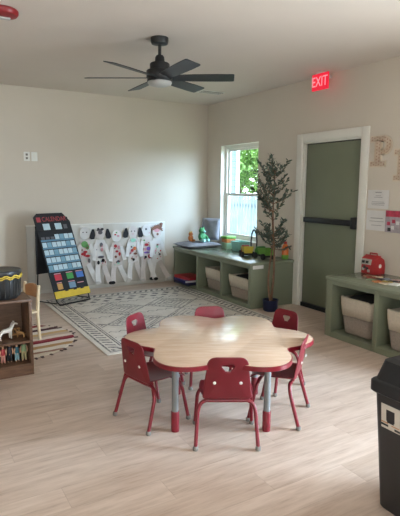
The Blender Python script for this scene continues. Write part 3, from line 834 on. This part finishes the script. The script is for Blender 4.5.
for (x0, z0, c_, mw) in ((-.195, .268, 'red', .10), (-.015, .268, 'green', .10), (.135, .268, 'blue', .11), (-.19, .148, 'orange', .075), (-.015, .145, 'pk', .10)):
    m_ = {'red': plain('pocket_red', 190, 40, 60), 'green': plain('pocket_green', 60, 150, 70), 'blue': plain('pocket_blue', 60, 110, 190), 'orange': plain('pocket_orange', 196, 150, 80), 'pk': plain('pocket_grey_blue', 110, 140, 165)}[c_]
    on(x0-.005, x0+mw-.005, z0, z0+.075, -.004, -.0006, 'colour_pocket', m_)
    on(x0-.005, x0+mw-.005, z0+.082, z0+.092, -.002, -.0006, 'pocket_caption', sk['pink'])
on(.115, .215, .195, .205, -.002, -.0006, 'pocket_caption', sk['pink'])
on(-W/2+.002, W/2-.002, .035, .125, -.012, -.0006, 'yellow_strip', M_strip, 'yellow pocket strip along the foot of the chart')
for x in (-.11, .02, .13): on(x, x+.05, .112, .124, -.0145, -.0125, 'strip_tab', M_nylonblk)
tt = text_mesh('title_lettering', 'CALENDAR', .088, .001, M_title, ct, sx=1.05)
tt.matrix_local = TR @ Matrix.Translation((.03, -.003, 1.088)) @ Matrix.Rotation(R(90), 4, 'X') @ Matrix.Diagonal((.82, 1, 1, 1))
on(-.235, -.175, 1.055, 1.12, -.003, -.0006, 'title_emblem', M_title)
# stand : front frame and a rear frame with a dark side panel
b = MB()
for s_ in (-1, 1): b.tube([tuple(TR @ Vector((s_*(W/2-.02), .020, .0))), tuple(TR @ Vector((s_*(W/2-.02), .020, SL-.06)))], .009, 8)
b.tube([tuple(TR @ Vector((-W/2+.02, .020, SL-.06))), tuple(TR @ Vector((W/2-.02, .020, SL-.06)))], .009, 8)
b.build('front_frame', M_blackmetal, t, smooth=True)
MB().tube([(-W/2+.02, .02, .042), (-W/2+.02, -.04, .012), (W/2-.05, -.04, .012), (W/2-.02, .02, .042)], .009, 8).build('front_foot', M_blackmetal, t, smooth=True)
for s_ in (-1, 1):
    MB().tube([(s_*(W/2-.02)-.02, .42, .0), (s_*(W/2-.02), .40, .5), (s_*(W/2-.02), .43, .97)], .009, 8).build('rear_leg', M_blackmetal, t, smooth=True)
    MB().tube([(s_*(W/2-.02)-.02, .42, .0), (s_*(W/2-.02), .03, .02)], .008, 8).build('floor_bar', M_blackmetal, t, smooth=True)
MB().box((-W/2-.03, .36, .36), (W/2-.12, .372, .92)).build('rear_pocket_panel', M_nylonblk, t, bevel=.003)

# ------------------------------------------------------------------ walnut shelf, drum, figures
t = thing('toy_shelf', 'low walnut shelf with toy animals at the left edge of the view', 'shelf', (.05, 3.98, 0))
WS, DS, HS = .755, .32, .615
for x in (0, WS-.022): MB().box((x, 0, 0), (x+.022, DS, HS-.02)).build('side_panel', M_walnut, t, bevel=.002)
MB().box((-.005, -.005, HS-.02), (WS+.005, DS, HS)).build('shelf_top', M_walnut, t, bevel=.002)
MB().box((.022, .004, .262), (WS-.022, DS-.01, .280)).build('shelf_board', M_walnut, t)
MB().box((.022, .004, .075), (WS-.022, DS-.01, .093)).build('bottom_board', M_walnut, t)
MB().box((.022, .004, 0), (WS-.022, .02, .075)).build('kick_board', M_walnut, t)
MB().box((.022, DS-.01, 0), (WS-.022, DS, HS-.02)).build('back_board', M_walnut, t)

t = thing('drum', 'black hand drum with yellow cord on top of the walnut shelf', 'drum', (.615, 4.135, HS+.0005))
MB().lathe([(.115, 0), (.13, .02), (.138, .10), (.142, .19)], 32).build('shell', M_blackmetal, t, smooth=True)
MB().lathe([(.146, .185), (.15, .19), (.15, .222), (.146, .228), (.13, .226)], 32).build('hoop', M_black, t, smooth=True)
MB().lathe([(.130, .222), (.05, .224)], 28).build('drum_skin', plain('dark_drum_skin', 58, 52, 48, .6), t)
M_cord = plain('yellow_cord', 206, 176, 66, .7)
b = MB(); nz = 24
b.tube([(.151*math.cos(2*PI*k/48), .151*math.sin(2*PI*k/48), .185+(.006 if k % 4 < 2 else -.006)) for k in range(49)], .006, 6)
b.tube([(.149*math.cos(2*PI*k/48), .149*math.sin(2*PI*k/48), .172+(.004 if k % 4 < 2 else -.008)) for k in range(49)], .0045, 6)
b.build('yellow_cord', M_cord, t, smooth=True)
b = MB()
for k in range(24):
    a = 2*PI*k/24; b.tube([(.136*math.cos(a), .136*math.sin(a), .02), (.146*math.cos(a), .146*math.sin(a), .18)], .003, 5)
b.build('tension_ropes', plain('drum_rope', 60, 58, 56, .8), t)

def skin_mesh(name, nodes, edges, mat, parent, sub=2):
    me = bpy.data.meshes.new(name); me.from_pydata([n[:3] for n in nodes], edges, [])
    me.materials.append(mat)
    o = bpy.data.objects.new(name, me); COL.objects.link(o); o.parent = parent
    md = o.modifiers.new('skin', 'SKIN')
    for i, n_ in enumerate(nodes):
        sv = me.skin_vertices[0].data[i]; sv.radius = (n_[3], n_[3]); sv.use_root = (i == 0)
    md.use_smooth_shade = True
    s_ = o.modifiers.new('sub', 'SUBSURF'); s_.levels = sub; s_.render_levels = sub
    return o
def animal(name, label, loc, rz, s, mat, mane=None):
    t = thing(name, label, 'toy animal', loc, rz)
    nd = [(-.05,0,.095,.022), (0,0,.092,.024), (.05,0,.096,.024), (.078,0,.125,.015), (.098,0,.158,.013), (.125,0,.150,.010), (.14,0,.142,.007),
          (.055,.016,.065,.010), (.055,.018,.035,.0065), (.057,.018,.008,.007), (.055,-.016,.065,.010), (.055,-.018,.035,.0065), (.057,-.018,.008,.007),
          (-.055,.016,.068,.012), (-.062,.018,.038,.0065), (-.055,.018,.008,.007), (-.055,-.016,.068,.012), (-.062,-.018,.038,.0065), (-.055,-.018,.008,.007)]
    nd = [tuple(c*s for c in q) for q in nd]
    ed = [(0,1),(1,2),(2,3),(3,4),(4,5),(5,6),(2,7),(7,8),(8,9),(2,10),(10,11),(11,12),(0,13),(13,14),(14,15),(0,16),(16,17),(17,18)]
    skin_mesh('body', nd, ed, mat, t)
    MB().tube([(-.066*s, 0, .105*s), (-.09*s, 0, .09*s), (-.094*s, 0, .05*s)], [.006*s, .007*s, .003*s], 8).build('tail', mane or mat, t, smooth=True)
    b = MB()
    for sy in (-1, 1): b.ball((.095*s, sy*.009*s, .176*s), (.004*s, .004*s, .010*s), 8, 6)
    b.build('ears', mat, t, smooth=True)
    MB().tube([(.088*s, 0, .176*s), (.072*s, 0, .16*s), (.055*s, 0, .128*s)], [.005*s, .007*s, .005*s], 8).build('mane', mane or mat, t, smooth=True)
    return t
animal('toy_horse', 'white toy horse standing on the middle shelf board', (.615, 4.085, .2805), R(18), .78, plain('toy_white', 214, 208, 200, .5), plain('toy_mane', 178, 172, 166, .6))
animal('toy_horse', 'small tan toy animal on the middle shelf right of the white horse', (.735, 4.10, .2805), R(150), .45, M_tan, plain('toy_brown', 110, 74, 48, .6))
tag(MB().box((-.04, -.015, 0), (.04, .015, .012)).box((-.035, -.012, .045), (.03, .012, .055)).box((-.03, -.01, .012), (-.022, .01, .045)).box((.018, -.01, .012), (.026, .01, .045)).build('toy_bench', M_tan, loc=(.72, 4.20, .2805)), 'tiny tan wooden toy bench behind the small tan animal', 'toy')
def figurine(label, x, y, s, top, legs, hairc, rz=0, z=.099):
    t = thing('toy_figure', label, 'toy figure', (x, y, z), rz, 'toy people on the bottom shelf')
    nd = [(0,0,.074,.013), (0,0,.10,.014), (0,0,.122,.012), (0,0,.134,.006), (0,0,.152,.0125),
          (.018,0,.118,.006), (.026,-.004,.092,.0055), (.022,-.014,.07,.005), (-.018,0,.118,.006), (-.026,0,.092,.0055), (-.024,-.006,.068,.005),
          (.009,0,.062,.008), (.011,0,.034,.007), (.012,0,.008,.006), (.013,-.012,.005,.005), (-.009,0,.062,.008), (-.011,0,.034,.007), (-.012,0,.008,.006), (-.013,-.012,.005,.005)]
    nd = [tuple(c*s for c in q) for q in nd]
    ed = [(0,1),(1,2),(2,3),(3,4),(2,5),(5,6),(6,7),(2,8),(8,9),(9,10),(0,11),(11,12),(12,13),(13,14),(0,15),(15,16),(16,17),(17,18)]
    skin_mesh('body', nd, ed, M_skin, t)
    MB().ring_loft([[(a*s, b_*s, zz*s) for a, b_ in ell(rx, ry, 14)] for rx, ry, zz in ((.020, .015, .075), (.0185, .0155, .10), (.0205, .0145, .124), (.009, .009, .131))]).build('shirt', top, t, smooth=True)
    b = MB()
    for sx in (-1, 1): b.tube([(sx*.009*s, 0, .078*s), (sx*.0105*s, 0, .045*s), (sx*.012*s, 0, .012*s)], [.0115*s, .010*s, .009*s], 10)
    b.build('trousers', legs, t, smooth=True)
    MB().ball((0, .003*s, .159*s), (.0145*s, .0145*s, .0115*s), 12, 8).build('hair', hairc, t, smooth=True)
    return t
figurine('toy figure in red top on the bottom shelf, leftmost', .588, 4.06, .92, plain('shirt_red', 170, 54, 60), plain('trousers_pink', 200, 140, 130), plain('hair_brown', 70, 46, 34), R(15))
figurine('toy figure in dark clothes, second from left on the bottom shelf', .640, 4.075, .98, plain('shirt_dark', 44, 44, 56), plain('trousers_black', 30, 30, 36), plain('hair_black', 26, 22, 22), R(-10))
figurine('toy figure in teal top and pale blue trousers on the bottom shelf', .695, 4.07, .92, plain('shirt_teal', 50, 112, 128), plain('trousers_ltblue', 130, 168, 180), plain('hair_dark', 50, 36, 30), R(20))
figurine('toy figure in pale green outfit, rightmost on the bottom shelf', .748, 4.065, 1.03, plain('shirt_ltgreen', 140, 166, 126), plain('trousers_khaki', 168, 160, 120), plain('hair_greenish', 110, 140, 110), R(0))

# ------------------------------------------------------------------ small wooden chair behind the shelf
t = thing('wooden_chair', 'small birch wood chair standing on the round rug behind the walnut shelf', 'chair', (.86, 4.97, .0130), R(105))
# local: +y = facing away from the backrest, backrest at y = -.13
for sx in (-1, 1):
    MB().tube([(sx*.145, -.16, .0), (sx*.142, -.145, .26), (sx*.14, -.17, .53)], [.014, .017, .016], 10).build('back_post', M_birch, t, smooth=True)
    MB().tube([(sx*.14, .14, .0), (sx*.135, .125, .26)], [.013, .016], 10).build('leg', M_birch, t, smooth=True)
MB().box((-.155, -.145, .262), (.155, .155, .284)).build('seat', M_birch, t, bevel=.008)
b = MB(); rings = []
for k in range(9):
    u = -1+2*k/8; x = u*.128; y = -.168-.016*(1-u*u)
    rings.append([(x, y-.008, .40), (x, y+.008, .40), (x, y+.008, .50+.03*(1-u*u)), (x, y-.008, .50+.03*(1-u*u))])
b.ring_loft(rings).build('backrest', M_orangeply, t, smooth=True)['label'] = 'warm stained back slat'

# ------------------------------------------------------------------ black bin
t = thing('waste_bin', 'tall black plastic waste bin with a white sticker at the right edge', 'bin', (2.06, 1.13, 0))
hx, hy = .206, .335
def rrect(hx, hy, z, r=.03, k=5):
    out = []
    for q, (sx, sy) in enumerate(((1, 1), (-1, 1), (-1, -1), (1, -1))):
        for i in range(k):
            a = PI/2*q+PI/2*i/(k-1); out.append((sx*(hx-r)+r*math.cos(a), sy*(hy-r)+r*math.sin(a), z))
    return out
MB().ring_loft([rrect(hx-.005, hy-.005, 0), rrect(hx, hy, .008), rrect(hx+.05, hy+.02, .58)]).build('bin_body', M_black, t, smooth=True)
b = MB().ring_loft([rrect(hx+.058, hy+.033, .575), rrect(hx+.066, hy+.040, .583), rrect(hx+.066, hy+.040, .628), rrect(hx+.060, hy+.034, .635), rrect(hx+.050, hy+.024, .638), rrect(hx+.026, hy+.002, .725), rrect(hx+.0, hy-.02, .738)], True)
b.build('bin_lid', M_black, t, smooth=True)
MB().ring_loft([rrect(hx-.03, hy-.06, .7385), rrect(hx-.05, hy-.08, .752), rrect(.05, .2, .765)]).build('swing_flap', M_black, t, smooth=True)
# sticker on the left face (follows the wall's slope)
tilt = math.atan2(.05, .572)
st = MB().box((-.001, -.050, -.058), (.0, .050, .058)).build('sticker', plain('sticker_white', 206, 198, 186, .4, .03), t)
zc_ = .477
st.location = (-(hx+.05*(zc_-.008)/.572)-.0015, .259, zc_); st.rotation_euler = (0, -tilt, 0)
def stk(y0, y1, z0, z1, m): MB().box((-.0022, y0, z0), (-.0012, y1, z1)).build('printed_mark', m, st)
M_print = plain('print_black', 36, 34, 36, .5); M_printo = plain('print_orange', 190, 140, 100, .5)
stk(-.022, .022, -.018, .036, M_print); stk(-.018, .018, -.026, -.018, M_print)
for (a, b_, c, d_, m_) in ((-.046, -.006, -.036, -.031, M_printo), (.012, .05, -.032, -.026, M_printo), (.012, .05, -.046, -.036, M_print), (-.05, -.022, -.052, -.042, M_print)): stk(a, b_, c, d_, m_)

# ------------------------------------------------------------------ ceiling fan
FC = (2.02, 4.17); FZ = 2.452
t = thing('ceiling_fan', 'black six blade ceiling fan hanging over the room with a white light lens', 'ceiling fan', (FC[0], FC[1], ZC))
z0 = FZ-ZC
MB().lathe([(.05, -.058), (.072, -.052), (.078, -.03), (.078, -.0005)], 28).build('canopy', M_blackmetal, t, smooth=True)
MB().lathe([(.014, -.16), (.014, -.055)], 14).build('downrod', M_blackmetal, t, smooth=True)
MB().lathe([(.105, z0-.02), (.118, z0+.0), (.118, z0+.055), (.112, z0+.062), (.088, z0+.066), (.088, z0+.115), (.080, z0+.125), (.045, z0+.13), (.040, z0+.175), (.03, z0+.19)], 32).build('motor_housing', M_blackmetal, t, smooth=True)
MB().lathe([(.113, z0-.02), (.113, z0-.034)], 32).build('light_ring', M_blackmetal, t, smooth=True)
MB().lathe([(.105, z0-.034), (.108, z0-.045), (.095, z0-.062), (.05, z0-.075), (.01, z0-.078)], 32).build('light_lens', M_lens, t, smooth=True)
a0 = R(-32.5)
for k in range(6):
    a = a0+k*PI/3
    bl = MB(); rings = []
    for q, (r_, w_) in enumerate(((.10, .05), (.16, .056), (.30, .066), (.50, .070), (.645, .068), (.66, .060))):
        rings.append([(r_, -w_, -.003), (r_, w_, -.003), (r_, w_, .003), (r_, -w_, .003)])
    M4 = Matrix.Rotation(a, 4, 'Z') @ Matrix.Rotation(R(-13), 4, 'X')
    M4 = Matrix.Translation((0, 0, z0)) @ M4
    ob = bl.ring_loft(rings, True, M4).build('blade', M_fanblade, t)
# ------------------------------------------------------------------ ceiling items
t = thing('air_vent', 'white rectangular ceiling air vent near the back corner', 'vent', (3.72, 6.08, ZC))
MB().box((-.18, -.09, -.008), (.18, .09, -.0005)).build('vent_frame', M_white, t, bevel=.002)
for k in range(6): MB().box((-.16, -.07+k*.024, -.014), (.16, -.06+k*.024, -.0085)).build('louvre', M_white if k % 2 else M_nylon, t)
t = thing('fire_alarm', 'round red fire alarm on the ceiling at the top left corner', 'alarm', (.715, 4.135, ZC))
M_alarm = plain('alarm_red', 140, 26, 32, .4)
MB().lathe([(.10, -.0005), (.11, -.01), (.11, -.03), (.10, -.045), (.06, -.055), (.02, -.056)], 32).build('alarm_body', M_alarm, t, smooth=True)
MB().box((-.05, -.02, -.07), (.05, .02, -.0565)).build('strobe_lens', M_lens, t, bevel=.004)
t = thing('exit_sign', 'small red lit exit sign hung from the ceiling above the exit door', 'sign', (4.12, 4.37, ZC))
M_exit = Mat('lit_red_sign', rgb(214, 28, 52), .4); M_exit.b.inputs['Emission Color'].default_value = rgb(226, 24, 56); M_exit.b.inputs['Emission Strength'].default_value = .55; M_exit = M_exit.m
M_exitw = Mat('lit_letters', rgb(255, 190, 196), .4); M_exitw.b.inputs['Emission Color'].default_value = rgb(255, 150, 165); M_exitw.b.inputs['Emission Strength'].default_value = .5; M_exitw = M_exitw.m
MB().box((-.03, -.05, -.02), (.03, .05, -.0005)).build('canopy', M_white, t, bevel=.003)
MB().box((-.012, -.125, -.20), (.012, .125, -.02)).build('sign_plate', M_exit, t, bevel=.004)
text_mesh('exit_lettering', 'EXIT', .155, .001, M_exitw, t, loc=(-.0135, 0, -.112), rot=(R(90), 0, R(-90)), sx=.78)
MB().box((.0125, -.03, -.06), (.145, .03, -.03)).build('wall_arm', M_white, t)
# ------------------------------------------------------------------ wall items
for k, (x, lab) in enumerate(((1.445, 'white outlet style wall plate, left of the pair on the back wall'), (1.545, 'white switch wall plate, right of the pair on the back wall'))):
    t = thing('wall_plate', lab, 'switch', (x, YB, 1.885), 0, 'wall plates on the back wall')
    MB().box((-.040, -.008, -.060), (.040, -.0005, .060)).build('plate', M_white, t, bevel=.003)
    if k: MB().box((-.012, -.014, -.03), (.012, -.0085, .03)).build('rocker', M_trim, t, bevel=.002)
    else:
        for z in (-.024, .024): MB().box((-.014, -.0105, z-.014), (.014, -.0085, z+.014)).build('socket', M_nylon, t)

def letter_mat():
    m = Mat('printed_card_letter', rgb(196, 178, 152), .8)
    x, y, z = m.xyz()
    a = ((y*38).frac()-.5).abs(); c = ((z*30+((y*38).floor()*.5)).frac()-.5).abs()
    dot = (a*a+c*c).lt(.045)
    w = m.noise(m.vec(x, y, z), 16, 3)
    g = m.ramp(w, [(.35, rgb(190, 168, 146)), (.65, rgb(204, 184, 164))])
    m.color(m.mix(dot*.8, g, rgb(160, 120, 108)))
    return m.m
M_letter = letter_mat(); M_letteredge = plain('letter_edge', 214, 200, 180, .8)
def letter(name, label, boxes, loc, extra=None, h=.31):
    t = thing(name, label, 'wall letter', loc, 0, 'slab letters on the right wall')
    def build(grow, x0, x1, nm, m):
        b = MB()
        for (a, c, e, f) in boxes: b.box((x0, -c-grow, e-grow), (x1, -a+grow, f+grow))
        if extra:
            cx, cz, ro, ri, hgt = extra
            ro += grow; ri -= grow
            n_ = 14; rings = []
            for k in range(n_+1):
                an = -PI/2+PI*k/n_; co_, si = math.cos(an), math.sin(an)
                rings.append([(x0, -(cx+ro*co_), cz+ro*hgt*si), (x1, -(cx+ro*co_), cz+ro*hgt*si), (x1, -(cx+ri*co_), cz+ri*hgt*si), (x0, -(cx+ri*co_), cz+ri*hgt*si)])
            b.ring_loft(rings)
        b.build(nm, m, t)
    build(.012, -.008, -.0005, 'letter_border', M_letteredge)
    build(0, -.014, -.008, 'letter_face', M_letter)
    return t
# local "a" runs to the viewer's right (towards -y)
letter('wall_letter', 'tan dotted slab letter P high on the right wall beside the door casing', [(.045, .105, .04, .27), (.0, .15, 0, .045), (.0, .05, .255, .30), (.05, .125, .255, .30), (.10, .125, .12, .165)], (XR, 3.735, 1.727), (.12, .21, .09, .045, 1.0)).scale = (1, 1.22, 1)
letter('wall_letter', 'tan dotted slab letter L lower and right of the letter P, cut by the frame', [(.045, .105, .04, .27), (.0, .15, .255, .30), (.0, .20, 0, .045), (.165, .205, .0, .11)], (XR, 3.43, 1.58))

M_line = plain('printed_grey', 150, 148, 150, .8)
def wall_sheet(name, label, y0, y1, z0, z1, lines, m=None, off=0.):
    t = thing(name, label, 'paper sheet', (XR-off, (y0+y1)/2, z0), 0, 'sheets on the right wall')
    W_, H_ = y1-y0, z1-z0
    MB().box((-.003, -W_/2, 0), (-.0008, W_/2, H_)).build('sheet', m or M_paper, t)
    for (zz, l, w) in lines: MB().box((-.0038, -l*W_/2, zz*H_), (-.0032, l*W_/2, zz*H_+w)).build('printed_line', M_line, t)
    return t
wall_sheet('notice_sheet', 'upper white printed notice on the right wall beside the door casing', 3.475, 3.745, 1.285, 1.48, [(.85, .3, .008), (.68, .25, .005), (.6, .4, .005), (.35, .6, .005), (.27, .65, .005), (.19, .6, .005)])
wall_sheet('notice_sheet', 'lower white notice on the right wall beside the pink picture packet', 3.48, 3.75, 1.055, 1.265, [(.6, .6, .008), (.45, .7, .005), (.25, .5, .005)])
t = thing('picture_packet', 'pink and grey picture packet overlapping the lower notice on the right wall', 'picture', (XR-.006, 3.37, 1.05))
M_pk = plain('packet_grey', 170, 160, 166, .3, .2, 30); M_pk2 = plain('packet_pink', 186, 64, 88, .4, .3, 24)
MB().box((-.008, -.13, 0), (-.0005, .125, .225)).build('packet_sheet', M_pk, t)
MB().box((-.0095, -.128, .16), (-.0085, .12, .222)).build('pink_header', M_pk2, t)
for k, (y, z, m_) in enumerate(((.08, .09, M_pk2), (.03, .05, M_paper), (.07, .03, M_print), (-.03, .1, M_paper), (-.08, .06, M_pk2), (.02, .115, M_pk2))):
    MB().box((-.0095, y-.02, z-.018), (-.0085, y+.02, z+.018)).build('picture', m_, t)

ZR = .6155
# ------------------------------------------------------------------ barn and puzzle pieces on the right bench
t = thing('toy_barn', 'red toy barn with grey roof panel standing on the right bench', 'toy', (4.185, 3.545, ZR), R(0)); t.scale = (.9, .9, .9)
M_barn = plain('barn_red', 168, 40, 44, .45); M_roof = plain('barn_grey', 176, 172, 164, .5)
prof = [(-.085, 0), (.085, 0), (.085, .10), (.068, .165), (0, .205), (-.068, .165), (-.085, .10)]
L = .20
b = MB().ring_loft([[(x, -L/2, z) for x, z in prof], [(x, L/2, z) for x, z in prof]])
bd = b.build('barn_body', M_barn, t, bevel=.004)
# roof panels
MB().ring_loft([[(-.0865, y, .105), (-.0705, y, .168), (-.0735, y, .170), (-.0895, y, .107)] for y in (-.04, .105)]).build('roof_panel', M_roof, t)
MB().ring_loft([[(-.0705, y, .168), (-.002, y, .2085), (-.002, y, .212), (-.0735, y, .171)] for y in (-.108, .108)]).build('roof_ridge', M_barn, t)
MB().tube([(0, -.05, .205), (0, -.05, .232), (0, .05, .232), (0, .05, .205)], .008, 8).build('carry_handle', M_barn, t, smooth=True)
for y, z in ((.07, .135), (.015, .135)): MB().box((-.093, y-.016, z-.014), (-.080, y+.016, z+.014)).build('window', M_print, t, rot=None)
for y, z, m_ in ((.07, .05, M_roof), (.01, .06, M_print), (-.01, .035, M_roof), (.05, .075, M_print)): MB().box((-.0875, y-.018, z-.016), (-.0855, y+.018, z+.016)).build('wall_print', m_, t)
MB().lathe([(.024, 0), (.02, .004)], 16).build('gable_star', M_white, t, loc=(.0, -L/2-.0005, .095), rot=(R(90), 0, 0))
pm = {'brown': plain('piece_brown', 156, 98, 80), 'red': plain('piece_red', 166, 58, 58), 'dark grey': plain('piece_dark', 66, 68, 76), 'blue grey': plain('piece_bluegrey', 152, 162, 180), 'yellow': plain('piece_yellow', 226, 206, 112),
      'white': plain('piece_white', 236, 236, 232, .35), 'tan': plain('piece_tan', 226, 210, 182), 'green': plain('piece_green', 140, 164, 128), 'black': plain('piece_black', 36, 36, 40), 'orange': plain('piece_orange', 196, 120, 66), 'pink': plain('piece_pink', 220, 184, 182)}
spots = [('brown', 3.99, 3.42, 'left end of the row'), ('red', 3.95, 3.34, 'beside the brown one'), ('tan', 4.01, 3.335, 'behind the red one'), ('dark grey', 3.93, 3.25, 'in the middle of the row'), ('blue grey', 4.00, 3.22, 'nearest the barn'),
         ('green', 3.87, 3.27, 'at the bench front'), ('yellow', 3.89, 3.12, 'beside the white card'), ('black', 3.96, 3.11, 'between yellow and blue grey'), ('orange', 3.84, 3.17, 'at the front behind the yellow one'), ('pink', 4.04, 3.13, 'at the back of the row'),
         ('white', 3.86, 3.00, 'at the right edge of view'), ('brown', 3.93, 3.02, 'at the right end behind the white one'), ('yellow', 3.99, 2.99, 'at the right end at the back'), ('tan', 3.83, 3.08, 'at the front edge'), ('dark grey', 4.03, 3.04, 'at the right end by the wall')]
bb = None
for k, (c, x, y, w) in enumerate(spots):
    # jigsaw tile with a round tab and a notch
    pts = [(-.052, -.042), (-.012, -.042), (-.010, -.030), (.010, -.030), (.012, -.042), (.052, -.042), (.052, .042), (.013, .042), (.017, .054), (0, .064), (-.017, .054), (-.013, .042), (-.052, .042)]
    o = MB().prism(pts, 0, .006 if c != 'white' else .01).build('puzzle_piece', pm[c], loc=(x, y, ZR+.0005), rot=(0, 0, R(k*53+20)))
    tag(o, '%s puzzle piece on the right bench %s' % (c, w), 'puzzle piece', 'puzzle pieces scattered on the right bench')

# ------------------------------------------------------------------ outside
def out_mat(name, r, g, b): return plain(name, r, g, b, .9, .2, 2)
struct(MB().box((XR+WT, -30, -.35), (60, 60, -.3)).build('ground', out_mat('dry_grass', 150, 150, 110)))
t = thing('neighbour_building', 'pale blue sided building seen through the left of the window', 'building', (6.25, 13.4, -.3))
M_siding = Mat('blue_siding', rgb(104, 124, 140), .8); x, y, z = M_siding.xyz(); M_siding.color(M_siding.mix(((z*5).frac().lt(.12)), rgb(104, 124, 140), rgb(76, 94, 112))); M_siding = M_siding.m
MB().box((0, 0, 0), (3.0, 6, 4.2)).build('wall', M_siding, t)
MB().ring_loft([[(-.3, y, 4.2), (3.3, y, 4.2), (1.5, y, 5.4)] for y in (-.3, 6.3)]).build('roof', out_mat('roof_grey', 110, 112, 116), t)
MB().box((2.92, -.05, 0), (3.03, .06, 4.2)).build('corner_trim', M_trim, t)
t = thing('picket_fence', 'pale upright fence seen low through the window', 'fence', (7.6, 9.0, -.3))
b = MB()
for k in range(34): b.box((-.02, -1.5+k*.13, 0), (.02, -1.5+k*.13+.07, 1.62))
b.build('pickets', out_mat('fence_pale', 120, 132, 138), t)
MB().box((.021, -1.5, .3), (.05, 2.9, .38)).box((.021, -1.5, 1.3), (.05, 2.9, 1.38)).build('rails', out_mat('fence_rail', 110, 122, 128), t)
M_crown = leaf_mat('garden_leaf', rgb(96, 140, 62), rgb(168, 200, 110)); M_trunk2 = out_mat('garden_bark', 96, 82, 68)
def tree(label, x, y, h, r, seed):
    rn = random.Random(seed)
    t = thing('garden_tree', label, 'tree', (x, y, -.3), 0, 'trees beyond the window')
    MB().tube([(0, 0, 0), (.05, .02, h*.4), (0, 0, h*.75)], [.14, .11, .05], 8).build('trunk', M_trunk2, t, smooth=True)
    b = MB()
    for k in range(3000):
        a = rn.uniform(0, 2*PI); u = rn.uniform(-1, 1); q = rn.uniform(.35, 1)**.5*r*(.85+.25*math.sin(3*a+seed))
        p = Vector((q*math.cos(a)*math.sqrt(1-u*u), q*math.sin(a)*math.sqrt(1-u*u), h*.54+u*h*.44*q/r))
        d1 = Vector((rn.uniform(-1, 1), rn.uniform(-1, 1), rn.uniform(-1, 1))).normalized(); d2 = d1.cross(Vector((rn.uniform(-1, 1), rn.uniform(-1, 1), rn.uniform(-1, 1)))).normalized()
        s_ = rn.uniform(.09, .18)
        b.add([tuple(p-d1*s_), tuple(p+d2*s_*.6), tuple(p+d1*s_), tuple(p-d2*s_*.6)], [(0, 1, 2, 3)])
    b.build('crown', M_crown, t)
for k, (x, y, h, r, lab) in enumerate(((11.6, 13.4, 5.6, 1.7, 'leafy garden tree beyond the fence, nearest the window\'s right side'), (11.9, 17.2, 6.2, 1.9, 'leafy garden tree beside the pale blue building'),
        (16.6, 15.8, 6.6, 2.0, 'leafy garden tree in the second row beyond the fence'), (16.2, 20.8, 8.0, 2.3, 'tall leafy garden tree at the back, behind the building corner'), (21.5, 27.5, 10.5, 2.6, 'tallest leafy garden tree, farthest from the window'))):
    tree(lab, x, y, h, r, 3+k)

# ------------------------------------------------------------------ light
w = bpy.data.worlds.new('World'); SC.world = w; w.use_nodes = True
nt = w.node_tree; bg = nt.nodes['Background']
tc = nt.nodes.new('ShaderNodeTexCoord'); sp = nt.nodes.new('ShaderNodeSeparateXYZ'); nt.links.new(tc.outputs['Generated'], sp.inputs[0])
rp = nt.nodes.new('ShaderNodeValToRGB'); e = rp.color_ramp.elements
e[0].position = .0; e[0].color = (.84, .93, 1.0, 1); e[1].position = .6; e[1].color = (.66, .83, 1.0, 1)
nt.links.new(sp.outputs[2], rp.inputs[0]); nt.links.new(rp.outputs[0], bg.inputs[0])
bg.inputs[1].default_value = 6.5

def area(name, loc, rot, sx, sy, e, col, spread=180):
    l = bpy.data.lights.new(name, 'AREA'); l.shape = 'RECTANGLE'; l.size = sx; l.size_y = sy; l.energy = e; l.color = col; l.spread = R(spread)
    o = bpy.data.objects.new(name, l); COL.objects.link(o); o.location = loc; o.rotation_euler = rot
    return o
# daylight entering at the two windows behind the viewer (each lamp fills its own opening)
area('daylight_patio_window', (XR+.17, (W2[0]+W2[1])/2, (W2[2]+W2[3])/2), (0, R(90), 0), W2[3]-W2[2], W2[1]-W2[0], 230, (.84, .92, 1.0))
area('daylight_front_window', ((W3[0]+W3[1])/2, YF-.17, (W3[2]+W3[3])/2), (R(90), 0, 0), W3[1]-W3[0], W3[3]-W3[2], 38, (1.0, .95, .88))

sl = bpy.data.lights.new('hazy_sun', 'SUN'); sl.energy = 10; sl.angle = R(50); sl.color = (.46, .71, 1.0)
so = bpy.data.objects.new('hazy_sun', sl); COL.objects.link(so); so.location = (9, 1, 6)
so.rotation_euler = Vector((-.62, .70, -.22)).to_track_quat('-Z', 'Y').to_euler()
vs = SC.view_settings
vs.view_transform = 'Standard'; vs.look = 'None'; vs.exposure = .47; vs.gamma = 1; vs.use_curve_mapping = False
